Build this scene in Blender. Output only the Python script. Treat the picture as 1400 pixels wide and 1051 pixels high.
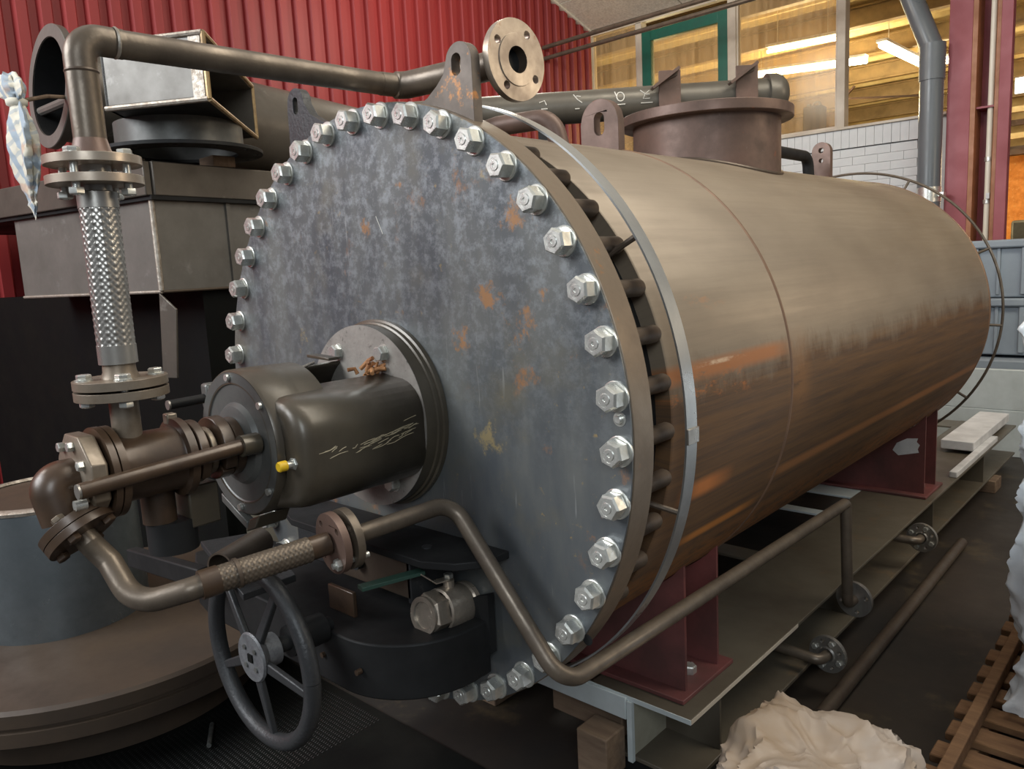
import bpy, bmesh, math, random
from mathutils import Vector, Matrix, noise
random.seed(7)
V = Vector
PI = math.pi
H = 1.05          # height of the vessel axis above the floor; geometry below is written with the axis at z = 0
C = bpy.context.scene.collection
sc = bpy.context.scene
for o in list(bpy.data.objects):
    bpy.data.objects.remove(o)

# ------------------------------------------------------------------ camera
cam = bpy.data.cameras.new('camera'); camo = bpy.data.objects.new('camera', cam); C.objects.link(camo)
cam.sensor_width = 36.0; cam.sensor_fit = 'HORIZONTAL'; cam.lens = 1067.5 / 1400 * 36.0
cam.clip_start = 0.05; cam.clip_end = 100
def cam_basis(yaw, pitch, roll):
    cy, sy, cp, sp = math.cos(yaw), math.sin(yaw), math.cos(pitch), math.sin(pitch)
    F = V((sy*cp, cy*cp, -sp)); R = V((cy, -sy, 0)); U = R.cross(F)
    c, s = math.cos(roll), math.sin(roll)
    return F, R*c + U*s, U*c - R*s
F_, R_, U_ = cam_basis(-0.7439, 0.1509, -0.0507)
M = Matrix((R_, U_, -F_)).transposed().to_4x4()
M.translation = V((1.4171, -1.1042, 0.3180 + H))
camo.matrix_world = M
sc.camera = camo

# ------------------------------------------------------------------ world, lamps, exposure
w = bpy.data.worlds.new('world'); sc.world = w; w.use_nodes = True
bg = w.node_tree.nodes['Background']; bg.inputs[0].default_value = (0.85, 0.9, 1.0, 1); bg.inputs[1].default_value = 0.13
sc.view_settings.view_transform = 'Standard'; sc.view_settings.look = 'None'
sc.view_settings.exposure = 0.0; sc.view_settings.gamma = 1.0; sc.view_settings.use_curve_mapping = False
def area(name, loc, target, size, sy, power, col):
    l = bpy.data.lights.new(name, 'AREA'); l.shape = 'RECTANGLE'; l.size = size; l.size_y = sy
    l.energy = power; l.color = col
    o = bpy.data.objects.new(name, l); C.objects.link(o)
    o.location = V(loc) + V((0, 0, H)); d = (V(target) - V(loc)).normalized()
    o.rotation_euler = d.to_track_quat('-Z', 'Y').to_euler()
    return o
# daylight from the big gate behind the photographer
area('gate_daylight', (-2.6, -4.9, 3.1), (0.0, 0.0, 0.5), 3.6, 2.4, 400, (0.92, 0.96, 1.0))
area('side_daylight', (3.2, -3.0, 2.0), (1.1, 1.0, -0.4), 1.6, 1.6, 75, (0.86, 0.94, 1.0))
# rooflight above the aisle
area('rooflight', (1.9, 1.6, 3.9), (0.3, 1.2, 0.0), 1.6, 5.0, 190, (1.0, 0.93, 0.80))
# warm side light from the neighbouring bay
area('bay_lamp', (4.5, 3.8, 1.6), (0.0, 2.0, -0.2), 2.0, 1.2, 40, (1.0, 0.82, 0.6))
# unseen area light added to graze the ribs of the red wall
area('wall_fill', (-3.0, -2.6, 3.4), (-4.2, 2.6, 1.9), 1.0, 0.8, 75, (1.0, 0.95, 0.88))
l_ = bpy.data.lights.new('ceiling_fill', 'POINT'); l_.energy = 80; l_.color = (1.0, 0.93, 0.8); l_.shadow_soft_size = 0.4  # unseen point light added to brighten the ceiling and upper walls
lo_ = bpy.data.objects.new('ceiling_fill', l_); C.objects.link(lo_); lo_.location = (-2.7, 3.4, 2.5+H)

# ------------------------------------------------------------------ materials
def node(nt, t, **kw):
    n = nt.nodes.new(t)
    for k, v in kw.items():
        setattr(n, k, v)
    return n
def mix_rgb(nt, fac, a, b):
    n = node(nt, 'ShaderNodeMix', data_type='RGBA')
    if hasattr(fac, 'links'): nt.links.new(fac, n.inputs[0])
    else: n.inputs[0].default_value = fac
    for i, s in ((6, a), (7, b)):
        if isinstance(s, tuple): n.inputs[i].default_value = (*s, 1)
        else: nt.links.new(s, n.inputs[i])
    return n.outputs[2]
def ramp(nt, src, p0, p1, v0=0.0, v1=1.0):
    n = node(nt, 'ShaderNodeMapRange'); nt.links.new(src, n.inputs[0])
    n.inputs[1].default_value = p0; n.inputs[2].default_value = p1
    n.inputs[3].default_value = v0; n.inputs[4].default_value = v1
    return n.outputs[0]
def coords(nt, scale=(1, 1, 1), kind='Object'):
    tc = node(nt, 'ShaderNodeTexCoord'); mp = node(nt, 'ShaderNodeMapping')
    nt.links.new(tc.outputs[kind], mp.inputs[0]); mp.inputs[3].default_value = scale
    return mp.outputs[0]
def noise_tex(nt, vec, scale, detail=5, rough=0.6):
    n = node(nt, 'ShaderNodeTexNoise'); nt.links.new(vec, n.inputs['Vector'])
    n.inputs['Scale'].default_value = scale; n.inputs['Detail'].default_value = detail
    n.inputs['Roughness'].default_value = rough
    return n.outputs['Fac']
def newmat(name):
    m = bpy.data.materials.new(name); m.use_nodes = True
    nt = m.node_tree; b = nt.nodes['Principled BSDF']
    return m, nt, b
MATS = {}
def mat(name, col, rough=0.5, metal=0.0, col2=None, ns=6.0, stretch=(1, 1, 1), rust=None, bump=0.0, bs=60.0, spec=0.5, rvar=0.12, fine=None, coat=0.0):
    """painted or bare metal with cloudy variation, optional rust = (colour, scale, threshold)"""
    m, nt, b = newmat(name)
    vec = coords(nt, stretch)
    col2 = col2 or tuple(c*0.7 for c in col)
    f = noise_tex(nt, vec, ns, 6, 0.62)
    c = mix_rgb(nt, ramp(nt, f, 0.35, 0.65), col, col2)
    if fine:
        f2 = noise_tex(nt, vec, fine[1], 4, 0.7)
        c = mix_rgb(nt, ramp(nt, f2, fine[2], fine[2]+0.15), c, fine[0])
    if rust:
        f3 = noise_tex(nt, coords(nt, (1, 1, 1)), rust[1], 8, 0.72)
        k = ramp(nt, f3, rust[2], rust[2]+0.07)
        c = mix_rgb(nt, k, c, rust[0])
    nt.links.new(c, b.inputs['Base Color'])
    b.inputs['Metallic'].default_value = metal
    nt.links.new(ramp(nt, f, 0.3, 0.7, rough-rvar, rough+rvar), b.inputs['Roughness'])
    b.inputs['Specular IOR Level'].default_value = spec
    b.inputs['Coat Weight'].default_value = coat; b.inputs['Coat Roughness'].default_value = 0.25
    if bump:
        bn = node(nt, 'ShaderNodeBump'); bn.inputs['Strength'].default_value = bump; bn.inputs['Distance'].default_value = 0.004
        nt.links.new(noise_tex(nt, vec, bs, 4, 0.6), bn.inputs['Height']); nt.links.new(bn.outputs[0], b.inputs['Normal'])
    MATS[name] = m
    return m
RUST = (0.36, 0.12, 0.03)
mat('zinc', (0.78, 0.78, 0.73), 0.33, 0.75, (0.55, 0.55, 0.5), ns=40, bump=0.1)
mat('zinc_dark', (0.34, 0.35, 0.33), 0.4, 0.8, (0.16, 0.16, 0.15), ns=30)
mat('steel_brown', (0.12, 0.092, 0.068), 0.42, 0.45, (0.09, 0.065, 0.048), ns=9, bump=0.15, rust=(RUST, 26, 0.66))
mat('steel_pipe', (0.17, 0.135, 0.10), 0.4, 0.45, (0.10, 0.078, 0.058), ns=12, bump=0.15, rust=(RUST, 30, 0.68))
mat('steel_bright', (0.46, 0.44, 0.40), 0.36, 0.75, (0.26, 0.24, 0.22), ns=14, stretch=(1, 1, 0.5))
mat('flange_face', (0.50, 0.43, 0.35), 0.36, 0.6, (0.34, 0.27, 0.21), ns=14, rust=((0.30, 0.12, 0.06), 12, 0.6))
mat('pump_brown', (0.085, 0.052, 0.031), 0.38, 0.2, (0.05, 0.03, 0.018), ns=14, coat=0.25)
mat('pump_light', (0.27, 0.225, 0.175), 0.4, 0.4, (0.17, 0.13, 0.09), ns=18)
mat('motor_dark', (0.10, 0.082, 0.057), 0.36, 0.25, (0.07, 0.057, 0.04), ns=8, coat=0.3)
mat('motor_grey', (0.125, 0.125, 0.115), 0.42, 0.2, (0.08, 0.08, 0.075), ns=10)
mat('disc_grey', (0.40, 0.37, 0.33), 0.45, 0.3, (0.25, 0.225, 0.2), ns=13, bump=0.2, fine=((0.1, 0.09, 0.08), 60, 0.6))
mat('black_paint', (0.008, 0.009, 0.008), 0.5, 0.0, (0.005, 0.005, 0.005), ns=5, spec=0.12)
mat('black_steel', (0.024, 0.024, 0.024), 0.55, 0.05, (0.014, 0.014, 0.014), ns=6, spec=0.18)
mat('cast_grey', (0.042, 0.043, 0.045), 0.45, 0.2, (0.028, 0.029, 0.03), ns=10, bump=0.3, bs=120)
mat('tank_steel', (0.15, 0.132, 0.11), 0.42, 0.4, (0.08, 0.068, 0.055), ns=2.6, fine=((0.26, 0.24, 0.21), 8, 0.62), bump=0.08)
mat('tank_light', (0.21, 0.20, 0.18), 0.42, 0.35, (0.13, 0.12, 0.105), ns=3.2, fine=((0.27, 0.26, 0.24), 9, 0.62))
mat('drum_blue', (0.24, 0.27, 0.285), 0.34, 0.75, (0.13, 0.15, 0.16), ns=4, fine=((0.3, 0.33, 0.34), 20, 0.66))
mat('cylinder_olive', (0.14, 0.125, 0.10), 0.42, 0.3, (0.10, 0.088, 0.07), ns=4)
mat('disc_brown', (0.078, 0.053, 0.035), 0.55, 0.1, (0.05, 0.034, 0.023), ns=4)
mat('weld', (0.5, 0.46, 0.4), 0.5, 0.7, (0.3, 0.25, 0.2), ns=40, bump=0.5, bs=90)
mat('brass_edge', (0.42, 0.3, 0.15), 0.45, 0.5, (0.25, 0.17, 0.09), ns=20)
mat('galv_band', (0.52, 0.53, 0.52), 0.36, 0.8, (0.36, 0.37, 0.37), ns=7)
mat('nozzle_brown', (0.17, 0.105, 0.08), 0.5, 0.3, (0.105, 0.068, 0.052), ns=8, fine=((0.24, 0.18, 0.15), 24, 0.66), bump=0.1, rust=((0.3, 0.1, 0.045), 9, 0.64))
mat('red_primer', (0.21, 0.065, 0.06), 0.5, 0.0, (0.10, 0.04, 0.036), ns=4)
mat('seam_rust', (0.22, 0.13, 0.08), 0.5, 0.2, (0.15, 0.09, 0.06), ns=9)
mat('hub_grey', (0.17, 0.175, 0.18), 0.5, 0.2, (0.1, 0.1, 0.105), ns=40, bump=0.4, bs=160)
mat('olive_sheet', (0.13, 0.12, 0.085), 0.6, 0.0, (0.1, 0.09, 0.065))
mat('can_grey', (0.04, 0.055, 0.06), 0.7, spec=0.2)
mat('lug_rusty', (0.16, 0.13, 0.105), 0.5, 0.3, (0.1, 0.08, 0.065), ns=10, rust=((0.46, 0.2, 0.06), 22, 0.55))
mat('column_red', (0.36, 0.085, 0.1), 0.5, 0.0, (0.27, 0.06, 0.07), ns=2)
mat('skid_paint', (0.125, 0.108, 0.08), 0.42, 0.0, (0.08, 0.064, 0.045), ns=2.2, fine=((0.14, 0.095, 0.055), 9, 0.6))
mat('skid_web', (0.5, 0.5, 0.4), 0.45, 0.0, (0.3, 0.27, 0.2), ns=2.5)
mat('skid_pale', (0.62, 0.68, 0.68), 0.45, 0.0, (0.5, 0.55, 0.54), ns=5)
mat('timber', (0.2, 0.135, 0.085), 0.75, 0.0, (0.13, 0.085, 0.055), ns=3, stretch=(2, 14, 14), bump=0.3)
mat('pallet_wood', (0.22, 0.115, 0.05), 0.75, 0.0, (0.15, 0.075, 0.035), ns=3, stretch=(3, 16, 16), bump=0.3)
mat('valve_nickel', (0.55, 0.47, 0.38), 0.32, 0.65, (0.36, 0.3, 0.24), ns=20, bump=0.15, bs=90)
mat('handle_green', (0.045, 0.1, 0.075), 0.4, 0.0)
mat('yellow_cap', (0.85, 0.55, 0.02), 0.45, 0.0, (0.7, 0.42, 0.02))
mat('copper_rag', (0.5, 0.24, 0.09), 0.7, 0.0, (0.25, 0.1, 0.04), ns=30)
mat('column_edge', (0.42, 0.17, 0.07), 0.5, 0.0, (0.3, 0.12, 0.05))
mat('purlin_brown', (0.26, 0.17, 0.07), 0.55)
mat('downpipe_grey', (0.13, 0.145, 0.155), 0.35, 0.0, (0.14, 0.155, 0.165), ns=3)
mat('green_frame', (0.01, 0.13, 0.085), 0.4, 0.0, (0.008, 0.09, 0.06), ns=3)
mat('post_pale', (0.62, 0.55, 0.44), 0.5, 0.0, (0.45, 0.38, 0.3), ns=3)
mat('brick_white', (0.74, 0.76, 0.75), 0.7, 0.0, (0.68, 0.7, 0.7), ns=5, bump=0.3, bs=40)
mat('mortar_grey', (0.66, 0.67, 0.66), 0.8, 0.0, (0.6, 0.61, 0.6))
mat('crate_grey', (0.30, 0.35, 0.39), 0.5, 0.0, (0.25, 0.29, 0.33), ns=3)
mat('ochre_metal', (0.50, 0.36, 0.15), 0.55, 0.0, (0.36, 0.24, 0.09), ns=4)
mat('ochre_pale', (0.72, 0.58, 0.30), 0.5, 0.0, (0.5, 0.34, 0.14), ns=3)
mat('orange_board', (0.85, 0.33, 0.06), 0.7, 0.0, (0.62, 0.2, 0.03), ns=9, fine=((0.85, 0.5, 0.2), 26, 0.58))
mat('hall_brown', (0.06, 0.025, 0.012), 0.6)
mat('scuff', (0.42, 0.36, 0.24), 0.5, 0.0, (0.3, 0.25, 0.16))
mat('chalk', (0.75, 0.72, 0.64), 0.8)
mat('white_paint', (0.78, 0.78, 0.78), 0.5)
mat('conduit_white', (0.85, 0.80, 0.68), 0.4, 0.0, (0.8, 0.74, 0.6))
mat('rubber_black', (0.012, 0.012, 0.012), 0.6)
mat('mat_edge', (0.016, 0.016, 0.015), 0.45, 0.2)

# the shell of the vessel: bare plate, darker and rust-streaked on the lower half
def shell_mat():
    m, nt, b = newmat('shell_plate')
    tc = node(nt, 'ShaderNodeTexCoord'); sp = node(nt, 'ShaderNodeSeparateXYZ'); nt.links.new(tc.outputs['Object'], sp.inputs[0])
    at = node(nt, 'ShaderNodeMath', operation='ARCTAN2'); nt.links.new(sp.outputs[2], at.inputs[0]); nt.links.new(sp.outputs[0], at.inputs[1])
    th = at.outputs[0]
    cx = node(nt, 'ShaderNodeCombineXYZ'); nt.links.new(th, cx.inputs[0]); nt.links.new(sp.outputs[1], cx.inputs[1])
    def st(sx, sy):
        mp = node(nt, 'ShaderNodeMapping'); nt.links.new(cx.outputs[0], mp.inputs[0]); mp.inputs[3].default_value = (sx, sy, 1); return mp.outputs[0]
    cloud = noise_tex(nt, st(2.0, 1.3), 1.6, 5, 0.55)
    c = mix_rgb(nt, ramp(nt, cloud, 0.35, 0.65), (0.27, 0.215, 0.155), (0.215, 0.168, 0.12))
    long = noise_tex(nt, st(14, 0.8), 1.0, 6, 0.7)          # streaks along the axis (rolling marks)
    c = mix_rgb(nt, ramp(nt, long, 0.45, 0.75, 0, 0.35), c, (0.12, 0.09, 0.065))
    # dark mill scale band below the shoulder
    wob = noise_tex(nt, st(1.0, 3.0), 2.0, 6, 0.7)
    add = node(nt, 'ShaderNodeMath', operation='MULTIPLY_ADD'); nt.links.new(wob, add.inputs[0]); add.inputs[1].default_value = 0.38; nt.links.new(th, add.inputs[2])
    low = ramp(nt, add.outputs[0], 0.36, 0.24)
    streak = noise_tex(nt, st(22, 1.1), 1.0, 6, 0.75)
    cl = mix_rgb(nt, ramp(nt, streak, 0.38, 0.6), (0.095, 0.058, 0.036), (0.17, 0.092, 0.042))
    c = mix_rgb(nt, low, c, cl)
    # rust bands running along the shell at fixed angles
    def band(t0, wd, col, amt, y0=None, y1=None, thr=0.42):
        nonlocal c
        s = node(nt, 'ShaderNodeMath', operation='SUBTRACT'); nt.links.new(th, s.inputs[0]); s.inputs[1].default_value = t0
        a = node(nt, 'ShaderNodeMath', operation='ABSOLUTE'); nt.links.new(s.outputs[0], a.inputs[0])
        k = ramp(nt, a.outputs[0], wd, wd*0.35)
        n2 = ramp(nt, noise_tex(nt, st(9, 5), 2.2, 7, 0.75), thr, thr+0.12, 0, amt)
        mu = node(nt, 'ShaderNodeMath', operation='MULTIPLY'); nt.links.new(k, mu.inputs[0]); nt.links.new(n2, mu.inputs[1]); k = mu.outputs[0]
        if y1 is not None:
            ky = ramp(nt, sp.outputs[1], y1, y1-0.12)
            mu = node(nt, 'ShaderNodeMath', operation='MULTIPLY'); nt.links.new(k, mu.inputs[0]); nt.links.new(ky, mu.inputs[1]); k = mu.outputs[0]
        if y0 is not None:
            ky = ramp(nt, sp.outputs[1], y0, y0+0.1)
            mu = node(nt, 'ShaderNodeMath', operation='MULTIPLY'); nt.links.new(k, mu.inputs[0]); nt.links.new(ky, mu.inputs[1]); k = mu.outputs[0]
        c = mix_rgb(nt, k, c, col)
    band(0.138, 0.040, (0.36, 0.15, 0.06), 1.0, None, 0.79, 0.30)
    band(0.08, 0.07, (0.44, 0.15, 0.04), 1.0, None, 0.60, 0.53)
    band(0.152, 0.010, (0.62, 0.45, 0.3), 0.9, 0.28, 0.55, 0.45)
    band(0.02, 0.20, (0.30, 0.14, 0.05), 0.8, 0.74, 0.90, 0.35)
    band(-0.385, 0.035, (0.33, 0.15, 0.06), 0.9, 0.72, None, 0.25)
    band(-0.27, 0.045, (0.55, 0.2, 0.06), 1.0, 0.24, 0.50, 0.02)
    band(-0.50, 0.030, (0.5, 0.2, 0.05), 1.0, 0.30, 0.74, 0.25)
    band(0.36, 0.04, (0.34, 0.18, 0.09), 0.7, 0.24, 0.52, 0.5)
    band(-0.75, 0.25, (0.28, 0.12, 0.04), 0.85, None, None, 0.42)
    nt.links.new(c, b.inputs['Base Color'])
    b.inputs['Metallic'].default_value = 0.25
    rr = ramp(nt, long, 0.3, 0.7, 0.36, 0.5)
    mx = node(nt, 'ShaderNodeMath', operation='MULTIPLY_ADD'); nt.links.new(low, mx.inputs[0]); mx.inputs[1].default_value = 0.14; nt.links.new(rr, mx.inputs[2])
    nt.links.new(mx.outputs[0], b.inputs['Roughness'])
    bn = node(nt, 'ShaderNodeBump'); bn.inputs['Strength'].default_value = 0.12; bn.inputs['Distance'].default_value = 0.01
    nt.links.new(noise_tex(nt, st(7, 2.4), 1.5, 4, 0.5), bn.inputs['Height']); nt.links.new(bn.outputs[0], b.inputs['Normal'])
    MATS['shell_plate'] = m
shell_mat()

# cover plate: blue mill scale, pale bloom, scratches, rust spots
def cover_mat():
    m, nt, b = newmat('cover_scale')
    v1 = coords(nt, (1, 1, 1)); v2 = coords(nt, (2.2, 1, 0.7))
    a = noise_tex(nt, v2, 3.0, 6, 0.62)
    c = mix_rgb(nt, ramp(nt, a, 0.38, 0.62), (0.103, 0.114, 0.124), (0.155, 0.160, 0.152))
    tc = node(nt, 'ShaderNodeTexCoord'); sp = node(nt, 'ShaderNodeSeparateXYZ'); nt.links.new(tc.outputs['Object'], sp.inputs[0])
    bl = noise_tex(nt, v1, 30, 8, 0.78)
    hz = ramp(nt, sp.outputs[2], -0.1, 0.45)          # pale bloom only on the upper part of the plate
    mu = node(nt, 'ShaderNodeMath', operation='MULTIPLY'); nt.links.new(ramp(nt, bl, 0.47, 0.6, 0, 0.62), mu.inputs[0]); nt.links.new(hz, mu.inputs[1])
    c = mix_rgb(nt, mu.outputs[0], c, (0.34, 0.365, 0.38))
    sc_ = noise_tex(nt, coords(nt, (60, 1, 4)), 1.0, 3, 0.6)
    c = mix_rgb(nt, ramp(nt, sc_, 0.66, 0.72, 0, 0.4), c, (0.42, 0.43, 0.42))
    och = noise_tex(nt, v1, 4.2, 5, 0.6)
    c = mix_rgb(nt, ramp(nt, och, 0.55, 0.72, 0, 0.55), c, (0.2, 0.175, 0.115))
    sk_ = noise_tex(nt, v1, 38, 6, 0.7); msk = noise_tex(nt, v1, 2.2, 2, 0.5)
    mu = node(nt, 'ShaderNodeMath', operation='MULTIPLY'); nt.links.new(ramp(nt, sk_, 0.62, 0.68), mu.inputs[0]); nt.links.new(ramp(nt, msk, 0.45, 0.6), mu.inputs[1])
    c = mix_rgb(nt, mu.outputs[0], c, (0.34, 0.25, 0.12))
    r1 = noise_tex(nt, coords(nt, (1, 1, 0.75)), 7.5, 9, 0.78)
    r2 = noise_tex(nt, v1, 2.6, 2, 0.5)
    mu = node(nt, 'ShaderNodeMath', operation='MULTIPLY'); nt.links.new(ramp(nt, r1, 0.58, 0.68), mu.inputs[0]); nt.links.new(ramp(nt, r2, 0.48, 0.6), mu.inputs[1])
    c = mix_rgb(nt, mu.outputs[0], c, (0.42, 0.19, 0.07))
    rn = noise_tex(nt, coords(nt, (1, 1, 0.8)), 17, 9, 0.8)
    for (sx, sz, sr, am) in ((0.352, 0.262, 0.05, 0.02), (0.421, 0.405, 0.07, 0.0), (0.440, 0.205, 0.08, 0.0), (0.27, 0.17, 0.06, -0.02), (-0.30, 0.16, 0.05, -0.04), (0.36, 0.50, 0.06, -0.04), (0.50, 0.27, 0.04, -0.02), (0.33, -0.02, 0.10, -0.05), (-0.02, 0.42, 0.06, -0.03), (0.10, 0.50, 0.03, 0.0)):
        vd_ = node(nt, 'ShaderNodeVectorMath', operation='DISTANCE'); nt.links.new(tc.outputs['Object'], vd_.inputs[0]); vd_.inputs[1].default_value = (sx, 0, sz)
        fall = ramp(nt, vd_.outputs['Value'], 0, sr*1.4, 0.16+am, -0.12)
        ad = node(nt, 'ShaderNodeMath', operation='ADD'); nt.links.new(rn, ad.inputs[0]); nt.links.new(fall, ad.inputs[1])
        c = mix_rgb(nt, ramp(nt, ad.outputs[0], 0.60, 0.68, 0, 0.85), c, (0.40, 0.20, 0.08) if am >= -0.03 else (0.36, 0.28, 0.14))
    nt.links.new(c, b.inputs['Base Color'])
    b.inputs['Metallic'].default_value = 0.35
    nt.links.new(ramp(nt, a, 0.3, 0.7, 0.3, 0.5), b.inputs['Roughness'])
    bn = node(nt, 'ShaderNodeBump'); bn.inputs['Strength'].default_value = 0.15; bn.inputs['Distance'].default_value = 0.003
    nt.links.new(bl, bn.inputs['Height']); nt.links.new(bn.outputs[0], b.inputs['Normal'])
    MATS['cover_scale'] = m
cover_mat()
mat('cover_rim', (0.25, 0.195, 0.14), 0.42, 0.5, (0.17, 0.13, 0.095), ns=6, rust=((0.36, 0.17, 0.06), 11, 0.64), bump=0.1)

def wall_red():
    m, nt, b = newmat('wall_red')
    f = noise_tex(nt, coords(nt, (1, 2, 0.3)), 3, 4, 0.5)
    c = mix_rgb(nt, ramp(nt, f, 0.35, 0.7), (0.27, 0.026, 0.026), (0.22, 0.021, 0.022))
    nt.links.new(c, b.inputs['Base Color']); b.inputs['Roughness'].default_value = 0.5; b.inputs['Specular IOR Level'].default_value = 0.35
    MATS['wall_red'] = m
wall_red()

def glass_mat(name, tint, dirt, opac):
    m = bpy.data.materials.new(name); m.use_nodes = True; nt = m.node_tree
    for n in list(nt.nodes): nt.nodes.remove(n)
    out = node(nt, 'ShaderNodeOutputMaterial'); tr = node(nt, 'ShaderNodeBsdfTransparent'); tr.inputs[0].default_value = (*tint, 1)
    di = node(nt, 'ShaderNodeBsdfDiffuse'); di.inputs[0].default_value = (*dirt, 1)
    tl = node(nt, 'ShaderNodeBsdfTranslucent'); tl.inputs[0].default_value = (*dirt, 1)
    a = node(nt, 'ShaderNodeAddShader'); nt.links.new(di.outputs[0], a.inputs[0]); nt.links.new(tl.outputs[0], a.inputs[1])
    gl = node(nt, 'ShaderNodeBsdfGlossy'); gl.inputs['Roughness'].default_value = 0.15
    f = noise_tex(nt, coords(nt, (14, 14, 0.6)), 1.5, 5, 0.6)
    m1 = node(nt, 'ShaderNodeMixShader'); nt.links.new(ramp(nt, f, 0.3, 0.7, opac-0.15, opac+0.15), m1.inputs[0])
    nt.links.new(tr.outputs[0], m1.inputs[1]); nt.links.new(a.outputs[0], m1.inputs[2])
    m2 = node(nt, 'ShaderNodeMixShader'); m2.inputs[0].default_value = 0.02
    nt.links.new(m1.outputs[0], m2.inputs[1]); nt.links.new(gl.outputs[0], m2.inputs[2])
    nt.links.new(m2.outputs[0], out.inputs[0]); MATS[name] = m
glass_mat('dusty_glass', (0.98, 0.93, 0.82), (0.30, 0.24, 0.17), 0.24)
glass_mat('film', (0.9, 0.93, 0.95), (0.6, 0.64, 0.66), 0.85)

def emit(name, col, s):
    m, nt, b = newmat(name); b.inputs['Emission Color'].default_value = (*col, 1); b.inputs['Emission Strength'].default_value = s
    b.inputs['Base Color'].default_value = (*col, 1); MATS[name] = m
emit('tube_light', (1.0, 0.86, 0.55), 26)
emit('skylight', (1.0, 0.97, 0.9), 2.2)

def floor_mat():
    m, nt, b = newmat('floor_concrete')
    v1 = coords(nt)
    a = noise_tex(nt, v1, 1.6, 6, 0.6)
    c = mix_rgb(nt, ramp(nt, a, 0.35, 0.65), (0.035, 0.026, 0.019), (0.015, 0.012, 0.010))
    c = mix_rgb(nt, ramp(nt, noise_tex(nt, v1, 5, 6, 0.7), 0.55, 0.75, 0, 0.7), c, (0.11, 0.08, 0.04))
    nt.links.new(c, b.inputs['Base Color']); nt.links.new(ramp(nt, a, 0.3, 0.7, 0.4, 0.7), b.inputs['Roughness'])
    MATS['floor_concrete'] = m
floor_mat()
def ceil_mat():
    m, nt, b = newmat('ceiling_board')
    v1 = coords(nt)
    c = mix_rgb(nt, ramp(nt, noise_tex(nt, v1, 45, 5, 0.7), 0.4, 0.62), (0.78, 0.73, 0.63), (0.6, 0.55, 0.46))
    nt.links.new(c, b.inputs['Base Color']); b.inputs['Roughness'].default_value = 0.9
    MATS['ceiling_board'] = m
ceil_mat()
def cloth_mat():
    m, nt, b = newmat('checked_cloth')
    v1 = coords(nt, (1, 1, 1), 'UV')
    wv = node(nt, 'ShaderNodeTexWave'); nt.links.new(v1, wv.inputs[0]); wv.inputs['Scale'].default_value = 1.2; wv.bands_direction = 'X'; wv.inputs['Distortion'].default_value = 0.6
    wv2 = node(nt, 'ShaderNodeTexWave'); nt.links.new(v1, wv2.inputs[0]); wv2.inputs['Scale'].default_value = 1.6; wv2.bands_direction = 'Y'; wv2.inputs['Distortion'].default_value = 0.6
    c = mix_rgb(nt, ramp(nt, wv.outputs['Fac'], 0.55, 0.7, 0, 0.8), (0.60, 0.57, 0.48), (0.23, 0.31, 0.40))
    c = mix_rgb(nt, ramp(nt, wv2.outputs['Fac'], 0.78, 0.86, 0, 0.6), c, (0.33, 0.38, 0.42))
    c = mix_rgb(nt, ramp(nt, noise_tex(nt, v1, 2.2, 3), 0.6, 0.68, 0, 0.7), c, (0.55, 0.36, 0.25))
    nt.links.new(c, b.inputs['Base Color']); b.inputs['Roughness'].default_value = 0.9
    MATS['checked_cloth'] = m
cloth_mat()
def bag_mat():
    m, nt, b = newmat('bag_paper')
    v1 = coords(nt)
    c = mix_rgb(nt, ramp(nt, noise_tex(nt, v1, 5, 4), 0.4, 0.65), (0.36, 0.30, 0.25), (0.31, 0.225, 0.15))
    nt.links.new(c, b.inputs['Base Color']); b.inputs['Roughness'].default_value = 0.55
    b.inputs['Subsurface Weight'].default_value = 0.0
    MATS['bag_paper'] = m
bag_mat()
mat('wrap_white', (0.85, 0.88, 0.9), 0.3, 0.0, (0.7, 0.74, 0.76), ns=6, bump=0.6, bs=14, coat=0.5)
mat('box_pale', (0.62, 0.70, 0.80), 0.6, 0.0, (0.58, 0.66, 0.76), ns=3)

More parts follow.
